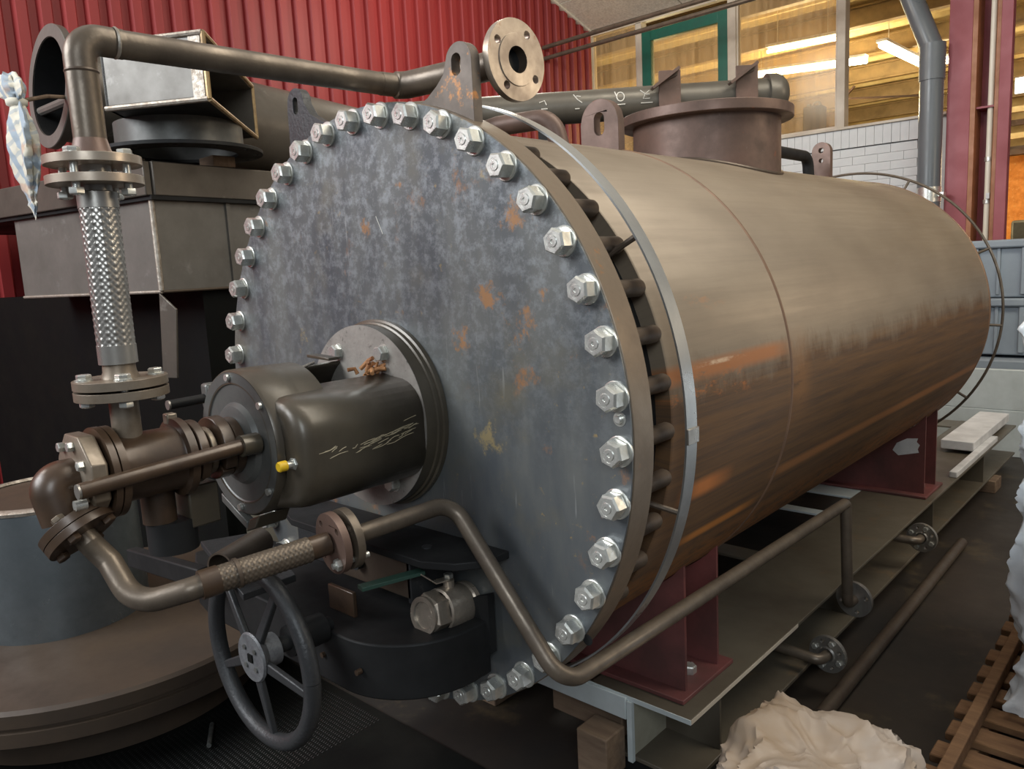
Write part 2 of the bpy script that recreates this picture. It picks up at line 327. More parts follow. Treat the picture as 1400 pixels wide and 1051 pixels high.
# ------------------------------------------------------------------ mesh helpers
def frame(d):
    d = V(d).normalized()
    up = V((0, 0, 1)) if abs(d.z) < 0.95 else V((1, 0, 0))
    a = d.cross(up).normalized(); b = a.cross(d).normalized()
    return a, b, d          # a sideways, b up, d along
class MB:
    def __init__(s): s.v = []; s.f = []
    def add(s, vs, fs):
        n = len(s.v); s.v += [V(p) for p in vs]; s.f += [tuple(i+n for i in f) for f in fs]; return s
    def lathe(s, p, d, prof, n=48, a0=0.0, a1=2*PI, closed=True):
        """prof = [(along, radius), ...] turned about the axis through p along d"""
        a, b, d = frame(d); p = V(p); full = abs(a1-a0-2*PI) < 1e-6; m = n if full else n+1
        vs = []; k = len(prof)
        for (t, r) in prof:
            for i in range(m):
                th = a0 + (a1-a0)*i/n
                vs.append(p + d*t + (a*math.cos(th) + b*math.sin(th))*max(r, 1e-5))
        fs = []
        for j in range(k-1):
            for i in range(n):
                i2 = (i+1) % m if full else i+1
                fs.append((j*m+i, j*m+i2, (j+1)*m+i2, (j+1)*m+i))
        return s.add(vs, fs)
    def cyl(s, p0, p1, r, n=32, r1=None, cap=True):
        p0, p1 = V(p0), V(p1); L = (p1-p0).length; r1 = r if r1 is None else r1
        pr = [(0, r), (L, r1)]
        if cap: pr = [(0, 0)] + pr + [(L, 0)]
        return s.lathe(p0, p1-p0, pr, n)
    def tube(s, p0, p1, ro, ri, n=48):
        p0, p1 = V(p0), V(p1); L = (p1-p0).length
        return s.lathe(p0, p1-p0, [(0, ri), (0, ro), (L, ro), (L, ri), (0, ri)], n)
    def box(s, c, size, rot=None):
        c = V(c); hx, hy, hz = [q/2 for q in size]; R = rot or Matrix.Identity(3)
        vs = [c + R @ V((x*hx, y*hy, z*hz)) for x in (-1, 1) for y in (-1, 1) for z in (-1, 1)]
        return s.add(vs, [(0, 1, 3, 2), (4, 6, 7, 5), (0, 4, 5, 1), (2, 3, 7, 6), (0, 2, 6, 4), (1, 5, 7, 3)])
    def mm(s, x0, x1, y0, y1, z0, z1):
        return s.box(((x0+x1)/2, (y0+y1)/2, (z0+z1)/2), (abs(x1-x0), abs(y1-y0), abs(z1-z0)))
    def prism(s, pts, vec):
        n = len(pts); pts = [V(p) for p in pts]; vec = V(vec)
        return s.add(pts + [p+vec for p in pts], [tuple(range(n))[::-1], tuple(range(n, 2*n))] + [(i, (i+1) % n, (i+1) % n+n, i+n) for i in range(n)])
    def hexp(s, p0, p1, af, rot=0.0, n=6):
        """hexagonal prism with chamfered outer end; af = across flats"""
        p0, p1 = V(p0), V(p1); a, b, d = frame(p1-p0); L = (p1-p0).length; r = af/2/math.cos(PI/n)
        vs = []
        for t, rr in ((0, r*0.94), (L*0.1, r), (L*0.86, r), (L, r*0.86)):
            for i in range(n):
                th = rot + 2*PI*i/n; vs.append(p0 + d*t + (a*math.cos(th)+b*math.sin(th))*rr)
        fs = [tuple(range(n))[::-1], tuple(range(3*n, 4*n))]
        for j in range(3):
            for i in range(n): fs.append((j*n+i, j*n+(i+1) % n, (j+1)*n+(i+1) % n, (j+1)*n+i))
        return s.add(vs, fs)
    def sweep(s, pts, r, n=20, fil=0.0, ri=None, seg=8, cap=True, rfun=None):
        P = fillet([V(p) for p in pts], fil, seg) if fil else [V(p) for p in pts]
        vs = []; fs = []; N = len(P)
        t0 = (P[1]-P[0]).normalized(); a, b, _ = frame(t0); prev = t0
        for i, p in enumerate(P):
            t = ((P[min(i+1, N-1)]-p).normalized() + (p-P[max(i-1, 0)]).normalized()).normalized()
            q = prev.rotation_difference(t); a = q @ a; b = q @ b; prev = t
            rr = rfun(i/(N-1)) if rfun else r
            for k in range(n):
                th = 2*PI*k/n; vs.append(p + (a*math.cos(th)+b*math.sin(th))*rr)
        for i in range(N-1):
            for k in range(n): fs.append((i*n+k, i*n+(k+1) % n, (i+1)*n+(k+1) % n, (i+1)*n+k))
        if cap: fs += [tuple(range(n))[::-1], tuple(range((N-1)*n, N*n))]
        return s.add(vs, fs)
    def plate(s, outer, holes, t, origin, d, curved=None):
        """flat plate with real holes. outer / holes: lists of 2-D loops in the (a, b) frame of d"""
        cu = bpy.data.curves.new('tmp', 'CURVE'); cu.dimensions = '2D'; cu.fill_mode = 'BOTH'; cu.extrude = t/2
        for lp in [outer] + holes:
            sp = cu.splines.new('POLY'); sp.points.add(len(lp)-1)
            for q, (x, y) in zip(sp.points, lp): q.co = (x, y, 0, 1)
            sp.use_cyclic_u = True
        o = bpy.data.objects.new('tmp', cu); C.objects.link(o)
        dg = bpy.context.evaluated_depsgraph_get(); me = bpy.data.meshes.new_from_object(o.evaluated_get(dg))
        a, b, d = frame(d); origin = V(origin)
        s.add([origin + a*q.co.x + b*q.co.y + d*q.co.z for q in me.vertices], [tuple(p.vertices) for p in me.polygons])
        bpy.data.objects.remove(o); bpy.data.meshes.remove(me); bpy.data.curves.remove(cu)
        return s
    def mesh(s, name, angle=35, merge=True):
        me = bpy.data.meshes.new(name); me.from_pydata([tuple(v) for v in s.v], [], s.f)
        bm = bmesh.new(); bm.from_mesh(me)
        if merge: bmesh.ops.remove_doubles(bm, verts=bm.verts, dist=1e-5)
        bmesh.ops.recalc_face_normals(bm, faces=bm.faces)
        bm.to_mesh(me); bm.free()
        for p in me.polygons: p.use_smooth = True
        me.set_sharp_from_angle(angle=math.radians(angle))
        return me
    def build(s, name, m, parent=None, bevel=0.0, angle=35, kind=None, merge=True):
        me = s.mesh(name, angle, merge); return link(name, me, m, parent, bevel, kind)
def link(name, me, m, parent=None, bevel=0.0, kind=None):
    if m and not me.materials: me.materials.append(MATS[m])
    o = bpy.data.objects.new(name, me); C.objects.link(o)
    if parent is not None:
        o.parent = parent; o.matrix_parent_inverse = ROOTINV.get(parent.name, Matrix.Identity(4))
        ROOTINV[o.name] = Matrix.Identity(4)
    else: ROOTINV[o.name] = Matrix.Identity(4)
    if bevel:
        md = o.modifiers.new('bevel', 'BEVEL'); md.width = bevel; md.segments = 2; md.limit_method = 'ANGLE'; md.angle_limit = math.radians(40)
        md.harden_normals = False
    if kind: o['kind'] = kind
    return o
ROOTINV = {}
def root(name, loc, label=None, cat=None, group=None, kind=None):
    o = bpy.data.objects.new(name, None); o.empty_display_size = 0.1; C.objects.link(o); o.location = loc
    ROOTINV[o.name] = Matrix.Translation(-V(loc))
    return tag(o, label, cat, group, kind)
def tag(o, label=None, cat=None, group=None, kind=None):
    if label: o['label'] = label
    if cat: o['category'] = cat
    if group: o['group'] = group
    if kind: o['kind'] = kind
    return o
def fillet(P, rad, seg=8):
    out = [P[0]]
    for i in range(1, len(P)-1):
        a = P[i-1]-P[i]; b = P[i+1]-P[i]; la, lb = a.length, b.length; a.normalize(); b.normalize()
        ang = a.angle(b)
        if ang > PI-0.02: out.append(P[i]); continue
        rd = rad[i] if isinstance(rad, (list, tuple)) else rad
        d = min(rd/math.tan(ang/2), la*0.48, lb*0.48); rr = d*math.tan(ang/2)
        c = P[i] + (a+b).normalized()*(rr/math.sin(ang/2)); s0 = P[i]+a*d-c; s1 = P[i]+b*d-c
        q = s0.rotation_difference(s1); ax, an = q.to_axis_angle()
        for k in range(seg+1): out.append(c + Matrix.Rotation(an*k/seg, 3, ax) @ s0)
    out.append(P[-1]); return out
def circ(r, n=48, c=(0, 0), a0=0.0):
    return [(c[0]+r*math.cos(a0+2*PI*i/n), c[1]+r*math.sin(a0+2*PI*i/n)) for i in range(n)]
def slot(c, r, h, n=10):
    return [(c[0]+r*math.cos(t), c[1]+h+r*math.sin(t)) for t in [PI*i/n for i in range(n+1)]] + \
           [(c[0]+r*math.cos(t), c[1]-h+r*math.sin(t)) for t in [PI+PI*i/n for i in range(n+1)]]
def flange_mb(p, d, ro, ri, t, nh, rb, rh, a0=0.0, mb=None):
    mb = mb or MB()
    holes = [circ(ri, 32)] + [circ(rh, 12, (rb*math.cos(a0+2*PI*i/nh), rb*math.sin(a0+2*PI*i/nh))) for i in range(nh)]
    return mb.plate(circ(ro, 56), holes, t, p, d)
def bolts_on(p, d, rb, nh, a0, af, head, length, parent, m='zinc', name='bolt', washer=True, skip=()):
    """hex bolts through a flange: head on the +d side, nut on the other"""
    a, b, dd = frame(d); p = V(p)
    for i in range(nh):
        if i in skip: continue
        th = a0+2*PI*i/nh; q = p + (a*math.cos(th)+b*math.sin(th))*rb
        mb = MB(); mb.hexp(q, q+dd*head, af, 0.3*i); mb.cyl(q-dd*length, q, af*0.3, 12)
        mb.hexp(q-dd*(length-0.012), q-dd*(length-0.012+head*1.1), af, 0.2*i) if length > 0.02 else None
        if washer: mb.cyl(q-dd*0.001, q+dd*0.0015, af*0.66, 20)
        mb.build(name, m, parent)

# ================================================================== THE BUILDING
def st(name, mb, m, bevel=0.0, parent=None, **k):
    o = mb.build(name, m, parent, bevel, **k); o['kind'] = 'structure'; return o
FZ = -1.05
st('floor', MB().mm(-6.5, 4.5, -7.5, 14.5, FZ-0.1, FZ), 'floor_concrete')
# red trapezoid-profile sheet wall, one rib every 143 mm
mb = MB(); XW = -4.2; pitch = 0.1432; y0 = 0.655 - 60*pitch
prof = []
k = 0
while y0 + k*pitch < 6.55:
    yy = y0 + k*pitch
    prof += [(yy-0.010, 0.0), (yy+0.010, 0.038), (yy+0.068, 0.038), (yy+0.088, 0.0)]
    k += 1
prof.append((6.62, 0.0))
vs = []
def roof_z(y): return 2.933 + 0.31*(6.62-y)
for (yy, dx) in prof:
    vs += [V((XW+dx, yy, FZ)), V((XW+dx, yy, roof_z(yy)+0.05))]
mb.add(vs, [(2*i, 2*i+2, 2*i+3, 2*i+1) for i in range(len(prof)-1)])
wl = st('wall_left', mb, 'wall_red', angle=10)
st('trim_1', MB().mm(-4.22, -4.16, 6.585, 6.62, 1.2, 2.93), 'post_pale')
st('trim_7', MB().prism([(XW, -4.4, roof_z(-4.4)-0.022), (XW, 6.6, roof_z(6.6)-0.022), (XW+0.055, 6.6, roof_z(6.6)-0.022), (XW+0.055, -4.4, roof_z(-4.4)-0.022)], (0, 0, -0.022)), 'ceiling_board')
# sloping board ceiling
mb = MB()
mb.add([(XW-0.1, -4.5, roof_z(-4.5)), (4.5, -4.5, roof_z(-4.5)), (4.5, 6.75, roof_z(6.75)), (XW-0.1, 6.75, roof_z(6.75)),
        (XW-0.1, -4.5, roof_z(-4.5)+0.15), (4.5, -4.5, roof_z(-4.5)+0.15), (4.5, 6.75, roof_z(6.75)+0.15), (XW-0.1, 6.75, roof_z(6.75)+0.15)],
       [(0, 1, 2, 3), (7, 6, 5, 4), (0, 4, 5, 1), (1, 5, 6, 2), (2, 6, 7, 3), (3, 7, 4, 0)])
ceil_o = st('ceiling', mb, 'mortar_grey')
pm = None
slope = math.atan(0.31)
R3 = Matrix.Rotation(-slope, 3, 'X')
bpanel = MB().box((0, 0, 0), (1.185, 0.585, 0.02)).mesh('panel'); bpanel.materials.append(MATS['ceiling_board'])
for i in range(5):
    for j in range(7):
        o = bpy.data.objects.new('panel', bpanel); C.objects.link(o); o.parent = ceil_o
        yy = 6.30 - j*0.6*math.cos(slope)
        o.location = (XW+0.62+i*1.2, yy, roof_z(yy)-0.012); o.rotation_euler = (-slope, 0, 0)
# far wall of the room: brick parapet, posts, panes
YW = 6.62
wf = st('wall_back', MB().mm(-4.2, -0.36, YW+0.02, YW+0.22, FZ, 1.235), 'mortar_grey')
bk = MB().box((0, 0, 0), (0.219, 0.03, 0.0728)).mesh('brick'); bk.materials.append(MATS['brick_white'])
sk = MB().box((0, 0, 0), (0.0705, 0.05, 0.168)).mesh('brick'); sk.materials.append(MATS['brick_white'])
for r in range(12):
    for c in range(8):
        o = bpy.data.objects.new('brick', bk); C.objects.link(o); o.parent = wf
        o.location = (-2.35 + c*0.222 + (0.111 if r % 2 else 0), YW+0.012+random.uniform(-0.002, 0.002), 1.235-0.04-r*0.0755)
for c in range(25):
    o = bpy.data.objects.new('brick', sk); C.objects.link(o); o.parent = wf
    o.location = (-2.33 + c*0.0735, YW+0.0+random.uniform(-0.002, 0.002), 1.325)
MB().mm(-4.2, -0.45, YW+0.03, YW+0.2, 1.236, 1.41).build('soldier_backing', 'mortar_grey', wf)
MB().mm(-4.2, -0.45, YW-0.05, YW+0.55, 1.41, 1.435).build('sill', 'post_pale', wf, 0.004)
st('trim_2', MB().mm(-4.2, 3.9, YW-0.03, YW+0.04, 2.86, 2.925), 'post_pale')
st('trim_3', MB().mm(-3.56, -3.49, YW-0.03, YW+0.08, 1.435, 2.87), 'post_pale', 0.004)
st('trim_4', MB().mm(-2.475, -2.385, YW-0.03, YW+0.08, 1.435, 2.87), 'post_pale', 0.004)
st('trim_5', MB().mm(-1.385, -1.31, YW-0.03, YW+0.08, 1.435, 2.87), 'post_pale', 0.004)
def window(idx, x0, x1, fm=None, fw=0.11):
    if fm:
        mb = MB(); z0, z1 = 1.435, 2.80
        mb.mm(x0, x0+fw, YW-0.02, YW+0.05, z0, z1); mb.mm(x1-fw, x1, YW-0.02, YW+0.05, z0, z1); mb.mm(x0+fw, x1-fw, YW-0.02, YW+0.05, z1-0.15, z1)
        mb.mm(x0+fw, x1-fw, YW-0.02, YW+0.05, z0, z0+0.06)
        f = st('window_%d' % idx, mb, fm, 0.003)
        MB().mm(x0+fw, x1-fw, YW+0.015, YW+0.023, z0+0.06, z1-0.15).build('pane', 'dusty_glass', f)
    else:
        mb = MB(); z0, z1 = 1.435, 2.86
        mb.mm(x0, x0+0.018, YW-0.01, YW+0.05, z0, z1); mb.mm(x1-0.018, x1, YW-0.01, YW+0.05, z0, z1); mb.mm(x0+0.018, x1-0.018, YW-0.01, YW+0.05, z0, z0+0.02)
        f = st('window_%d' % idx, mb, 'post_pale')
        MB().mm(x0+0.018, x1-0.018, YW+0.015, YW+0.023, z0+0.02, z1).build('pane', 'dusty_glass', f)
window(1, -4.17, -3.56)
window(2, -3.49, -2.475, 'green_frame')
window(3, -2.385, -1.385)

# ---- the neighbouring bay behind the panes
st('trim_6', MB().mm(-8, 3.5, 13.6, 13.8, 1.55, 6), 'ochre_metal')
MBb = st('wall_bay', MB().mm(-8, 3.5, 13.5, 13.6, FZ, 6), 'ochre_metal')
o = MB().mm(-2.2, 2.4, 13.40, 13.44, FZ, 1.60).build('fibre_board', 'orange_board'); tag(o, 'orange chipboard panel on the far wall right of the column', 'panel')
st('wall_bay_left', MB().mm(-8.1, -8, 6.9, 13.6, FZ, 6), 'ochre_metal')
mb = MB(); pr = []
for i in range(64):
    xx = -8 + i*0.18; pr += [(xx, 0), (xx+0.05, 0.05), (xx+0.11, 0.05), (xx+0.16, 0)]
# bay ceiling: corrugated sheet on purlins running across
def bay_z(y): return 3.22 - 0.09*(y-7)
vs = []; prr = []
for i in range(36):
    yy = 6.85 + i*0.19; prr += [(yy, 0), (yy+0.05, 0.04), (yy+0.11, 0.04), (yy+0.16, 0)]
for (yy, dz) in prr: vs += [V((-8, yy, bay_z(yy)+dz)), V((3.5, yy, bay_z(yy)+dz))]
mb = MB().add(vs, [(2*i, 2*i+1, 2*i+3, 2*i+2) for i in range(len(prr)-1)])
st('ceiling_bay', mb, 'ochre_pale', angle=10)
for i, yy in enumerate((7.6, 8.7, 9.8, 10.9, 12.0, 13.1)):
    r_ = MB(); zz = bay_z(yy)-0.02
    r_.mm(-8, 3.5, yy-0.05, yy+0.05, zz-0.02, zz); r_.mm(-8, 3.5, yy-0.008, yy+0.008, zz-0.2, zz-0.02); r_.mm(-8, 3.5, yy-0.05, yy+0.05, zz-0.22, zz-0.2)
    o = r_.build('roof_purlin', 'purlin_brown'); tag(o, ['ochre steel roof purlin seen through the panes, nearest the dusty panes', 'ochre steel roof purlin, second behind the dusty panes',
        'ochre steel roof purlin, third behind the dusty panes', 'ochre steel roof purlin, fourth behind the dusty panes', 'ochre steel roof purlin, fifth behind the dusty panes', 'ochre steel roof purlin closest to the far orange wall'][i], 'purlin', 'roof purlins of the next bay')
def strut(p0, p1, wd, m, label, nm='roof_brace'):
    mb = MB(); a, b, d = frame(V(p1)-V(p0)); c = (V(p0)+V(p1))/2; R = Matrix((a, d, b)).transposed()
    mb.box(c, (wd, (V(p1)-V(p0)).length, wd*0.7), R); o = mb.build(nm, m); tag(o, label, 'brace'); return o
strut((-2.35, 9.3, 2.18), (-1.15, 9.3, 2.02), 0.03, 'hall_brown', 'thin dark brown brace crossing the clear window opening')
strut((-1.38, 9.3, 2.45), (-1.17, 9.3, 1.75), 0.06, 'hall_brown', 'steep brown brace beside the grey downpipe behind the opening')
strut((-2.35, 9.3, 2.1), (-2.15, 9.3, 2.3), 0.03, 'hall_brown', 'short brown brace end beside the pale window post')
o = MB().mm(-4, 0.8, 12.6, 12.75, 1.55, 1.63).build('wall_rail', 'hall_brown'); tag(o, 'dark brown rail across the far ochre wall above the sill', 'rail')
for i, (nm, p0, p1, lab) in enumerate((('a', (-1.72, 8.9, 2.62), (-1.72, 10.6, 2.64), 'bright fluorescent lamp pointing away inside the clear opening'),
        ('b', (-3.55, 9.2, 2.66), (-1.98, 9.2, 2.55), 'long glowing fluorescent lamp behind the dusty pane and pale post'),
        ('c', (-2.78, 8.2, 2.66), (-1.95, 8.2, 2.63), 'slim high fluorescent lamp crossing the pale post near the ceiling'),
        ('d', (-1.42, 10.2, 2.57), (-1.16, 10.2, 2.56), 'small bright fluorescent lamp end close to the grey downpipe'))):
    r = root('fluorescent_lamp', V(p0), lab, 'lamp', 'fluorescent lamps of the next bay')
    d = (V(p1)-V(p0)); L = d.length; rr = 0.035 if i != 2 else 0.02
    MB().cyl(V(p0), V(p1), rr, 16).build('tube', 'tube_light', r)
    a, b, dd = frame(d); R = Matrix((a, dd, b)).transposed()
    MB().box((V(p0)+V(p1))/2+V((0, 0, 0.055)), (0.12, L, 0.03), R).build('housing', 'white_paint', r)
    for t in (0.15, 0.85):
        q = V(p0)+d*t; MB().cyl(q+V((0, 0, 0.07)), V((q.x, q.y, bay_z(q.y)+0.02)), 0.004, 6).build('hanger', 'white_paint', r)
o = MB().mm(-1.0, 1.2, 12.4, 12.46, 2.38, 2.66).build('wall_light_panel', 'skylight'); tag(o, 'bright pale light strip high behind the red column', 'light')
for i in range(4):
    o = MB().mm(-2.2, 2.0, 12.9, 12.98, 1.62+i*0.19, 1.70+i*0.19).build('wall_batten', 'ochre_pale' if i % 2 else 'hall_brown')
    tag(o, ['lowest dark batten on the far wall right of the red column', 'pale batten just above the lowest one on the far wall', 'upper dark batten on the far wall below the light strip', 'topmost pale batten on the far wall under the light strip'][i], 'batten', 'battens on the far wall')
def lamp_pt(loc, e, col, r=0.3):
    l = bpy.data.lights.new('lamp', 'POINT'); l.energy = e; l.color = col; l.shadow_soft_size = r
    o = bpy.data.objects.new('lamp', l); C.objects.link(o); o.location = V(loc)+V((0, 0, H))
lamp_pt((-2.8, 9.2, 1.9), 260, (1.0, 0.80, 0.45)); lamp_pt((-0.2, 11.0, 1.2), 90, (1.0, 0.7, 0.35)); lamp_pt((-4.6, 8.6, 1.6), 60, (1.0, 0.85, 0.5))
# grey-green storage bin in the next bay, visible beside the column
o = MB().mm(-0.55, 0.9, 10.0, 10.8, FZ, 0.55).build('storage_bin', 'motor_grey', None, 0.03); tag(o, 'dark olive bin behind the grey crates by the orange wall', 'bin')
# pale container on the sill behind the dusty pane
r = root('jerrycan', (-1.85, 6.98, 1.435), 'pale grey canister standing on the sill behind the dusty pane', 'canister')
mb = MB(); mb.mm(-1.83, -1.64, 6.9, 7.05, 1.435, 1.73); mb.build('body', 'can_grey', r, 0.02)
mb = MB(); mb.cyl((-1.79, 6.97, 1.73), (-1.79, 6.97, 1.76), 0.02, 16); mb.build('cap', 'crate_grey', r)
mb = MB(); mb.sweep([(-1.76, 6.97, 1.72), (-1.74, 6.97, 1.765), (-1.69, 6.97, 1.765), (-1.67, 6.97, 1.72)], 0.012, 8, 0.02); mb.build('handle', 'crate_grey', r)

# ---- red steel column with conduit, stiffener
r = root('steel_column', (-0.14, 6.3, FZ), 'tall dark red steel column right of the grey downpipe', 'column')
MB().mm(-0.353, -0.186, 6.175, 6.21, FZ, 2.8).build('flange', 'column_red', r, 0.003)
MB().mm(-0.185, -0.150, 6.175, 6.38, FZ, 2.8).build('side_plate', 'column_edge', r)
MB().mm(-0.165, 0.06, 6.38, 6.40, FZ, 2.8).build('web', 'column_red', r)
MB().mm(-0.02, 0.012, 6.17, 6.38, FZ, 2.8).build('flange', 'column_edge', r, 0.003)
MB().mm(0.012, 0.09, 6.15, 6.18, FZ, 2.8).build('flange', 'column_red', r, 0.003)
MB().mm(-0.165, -0.02, 6.2, 6.38, 1.36, 1.375).build('stiffener', 'column_red', r)
r = root('conduit_pipe', (-0.06, 6.26, FZ), 'thin white conduit running up the recess of the red column', 'conduit')
MB().cyl((-0.055, 6.24, FZ), (-0.055, 6.24, 2.75), 0.022, 16).build('tube', 'conduit_white', r)
for z in (0.62, 0.95): MB().cyl((-0.055, 6.24, z), (-0.055, 6.24, z+0.03), 0.03, 16).build('clip', 'zinc', r)
MB().mm(-0.055, -0.03, 6.19, 6.26, 0.655, 0.70).build('clip', 'white_paint', r)
# ---- grey downpipe
r = root('downpipe', (-0.47, 6.08, FZ), 'dark grey plastic downpipe with bend beside the red column', 'pipe')
MB().sweep([(-0.45, 6.1, FZ), (-0.45, 6.1, 1.86), (-0.62, 6.1, 2.3), (-0.70, 6.1, 2.6)], 0.088, 32, [0, 0, 0.16, 0.2]).build('pipe', 'downpipe_grey', r)
MB().cyl((-0.45, 6.1, 1.62), (-0.45, 6.1, 1.9), 0.096, 32).build('socket', 'downpipe_grey', r)
MB().cyl((-0.45, 6.1, 0.66), (-0.45, 6.1, 0.78), 0.092, 32).build('collar', 'zinc', r)
MB().mm(-0.36, -0.32, 6.02, 6.1, 0.70, 0.73).build('bracket', 'zinc', r)

# ---- two thin pipes crossing high in front of the wall
for (z, zz, lab) in ((2.60, 2.485, 'upper of two thin grey pipes crossing below the ceiling'), (2.487, 2.385, 'lower of two thin grey pipes crossing below the ceiling')):
    mb = MB(); mb.sweep([(-4.17, 5.72, z), (-3.6, 5.72, z+0.005), (0.9, 5.3, zz)], 0.022, 14, 0.2); o = mb.build('ceiling_pipe', 'steel_pipe')
    tag(o, lab, 'pipe', 'two thin pipes under the ceiling')

# ---- stacked grey crates behind the vessel end
def crate(x0, x1, y0, z0, z1, lab):
    r = root('stacking_crate', ((x0+x1)/2, y0+0.4, z0), lab, 'crate', 'grey plastic crates behind the vessel')
    mb = MB(); mb.mm(x0, x1, y0+0.03, y0+0.8, z0, z1-0.05); mb.build('body', 'crate_grey', r, 0.01)
    MB().mm(x0-0.02, x1+0.02, y0-0.01, y0+0.84, z1-0.06, z1-0.005).build('rim', 'crate_grey', r, 0.012)
    for k in range(5):
        xx = x0+0.02+k*(x1-x0-0.06)/4; MB().mm(xx, xx+0.035, y0, y0+0.03, z0+0.02, z1-0.06).build('rib', 'crate_grey', r, 0.006)
        if k < 4:
            xm = xx + (x1-x0-0.06)/8; MB().mm(xm, xm+0.02, y0+0.012, y0+0.03, z0+0.02, z1-0.06).build('rib', 'crate_grey', r, 0.004)
crate(0.1, 1.3, 5.0, -0.06, 0.33, 'upper grey ribbed plastic crate beyond the vessel end')
crate(0.1, 1.3, 5.0, -0.45, -0.06, 'lower grey ribbed plastic crate beyond the vessel end')
mb = MB(); mb.mm(0.0, 1.4, 4.9, 5.9, -0.62, -0.47); o = mb.build('pallet_base', 'crate_grey', None, 0.01); tag(o, 'grey plastic pallet under the stacked grey crates', 'pallet')
mb = MB(); mb.mm(0.05, 1.35, 4.95, 5.85, FZ, -0.621); o = mb.build('plinth_box', 'white_paint', None, 0.01); tag(o, 'white low box beneath the grey plastic pallet', 'box')

# ================================================================== THE SKID
r = root('skid_frame', (0.0, 2.4, FZ+0.07), 'grey-green painted steel skid frame carrying the big vessel', 'frame')
def ibeam(x0, x1, xw, nm):
    MB().mm(x0, x1, 0.456, 4.4, -0.811, -0.80).build('top_flange', 'skid_paint', r, 0.002)
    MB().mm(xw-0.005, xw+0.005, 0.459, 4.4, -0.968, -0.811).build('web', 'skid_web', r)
    MB().mm(x0, x1, 0.459, 4.4, -0.98, -0.968).build('bottom_flange', 'skid_paint', r, 0.002)
    for y in (0.62, 1.6, 2.62, 3.6): MB().mm(xw+0.005, x1-0.01, y, y+0.008, -0.968, -0.811).build('stiffener', 'skid_paint', r)
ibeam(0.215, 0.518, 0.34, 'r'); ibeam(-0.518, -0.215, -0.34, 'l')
MB().mm(-0.335, 0.332, 0.447, 0.456, -0.865, -0.803).build('front_crossbar', 'skid_pale', r, 0.002)
MB().mm(0.335, 0.35, 0.447, 0.459, -0.98, -0.811).build('web_end', 'skid_pale', r)
for (y0_, y1_, m_) in ((0.9, 1.0, 'skid_paint'), (1.5, 1.6, 'skid_paint'), (2.14, 2.2, 'skid_pale'), (2.45, 2.93, 'skid_pale'), (4.2, 4.4, 'skid_paint')):
    MB().mm(-0.215, 0.215, y0_, y1_, -0.812, -0.802).build('cross_plate', m_, r, 0.002)
MB().mm(-0.518, 0.518, 0.4535, 0.456, -0.812, -0.7995).build('edge_strip', 'skid_pale', r)
MB().mm(0.518, 0.5195, 0.456, 1.1, -0.811, -0.80).build('edge_strip', 'post_pale', r)
# timbers and shims under the front of the skid
def tb(x0, x1, y0, y1, z0, z1, lab, m='timber', nm='timber_block', cat='timber', grp='packing under the skid'):
    o = MB().mm(x0, x1, y0, y1, z0, z1).build(nm, m, None, 0.004); tag(o, lab, cat, grp); return o
tb(0.06, 0.30, 0.475, 0.60, -0.945, -0.868, 'brown timber block under the pale front crossbar')
tb(0.235, 0.33, 0.36, 0.445, -1.0, -0.88, 'lower timber block beside the skid web end')
tb(0.20, 0.50, 0.50, 0.66, FZ, -1.001, 'dark steel shim on the floor under the skid corner', 'black_steel', 'steel_shim', 'shim')
tb(-0.55, -0.2, 0.5, 0.7, FZ, -0.981, 'timber packer under the far front skid corner')
tb(-0.55, 0.55, 3.7, 3.85, FZ, -0.981, 'timber packer under the rear of the skid')
o = MB().mm(0.21, 0.26, 0.40, 0.47, FZ, -1.0).build('steel_angle', 'galv_band', None, 0.003); tag(o, 'bright flat steel offcut on the floor before the skid', 'offcut')
o = MB().cyl((0.62, 1.02, FZ+0.022), (0.60, 2.75, FZ+0.022), 0.022, 20).build('floor_pipe', 'steel_brown'); tag(o, 'dark pipe lying on the floor along the skid', 'pipe')
# loose white plates on the far end of the skid
o = MB().box((0.40, 3.95, -0.755), (0.16, 0.9, 0.05)).build('white_profile', 'white_paint', None, 0.004); tag(o, 'wide white steel profile lying on the far skid end', 'profile', 'white profiles on the skid')
o = MB().box((0.498, 3.45, -0.785), (0.035, 0.9, 0.03)).build('white_profile', 'white_paint', None, 0.004); tag(o, 'narrow white steel bar lying nearest the skid edge', 'profile', 'white profiles on the skid')
o = MB().box((0.05, 4.62, -0.62), (1.1, 0.04, 0.26)).build('white_board', 'skid_pale', None, 0.004); tag(o, 'pale board leaning behind the far end of the skid', 'board')
MB  # noqa
o = MB().mm(-0.5, 0.6, 4.6, 4.66, FZ, -0.75).build('board_foot', 'skid_pale', None, 0.004); tag(o, 'low pale board standing behind the skid end', 'board')

# ================================================================== THE VESSEL
NB = 42; PH = 2.973; RB = 0.65
ves = root('pressure_vessel', (0.0, 1.5, -0.80), 'large horizontal brown steel pressure vessel with bolted round cover', 'vessel')
FY = V((0, 1, 0))
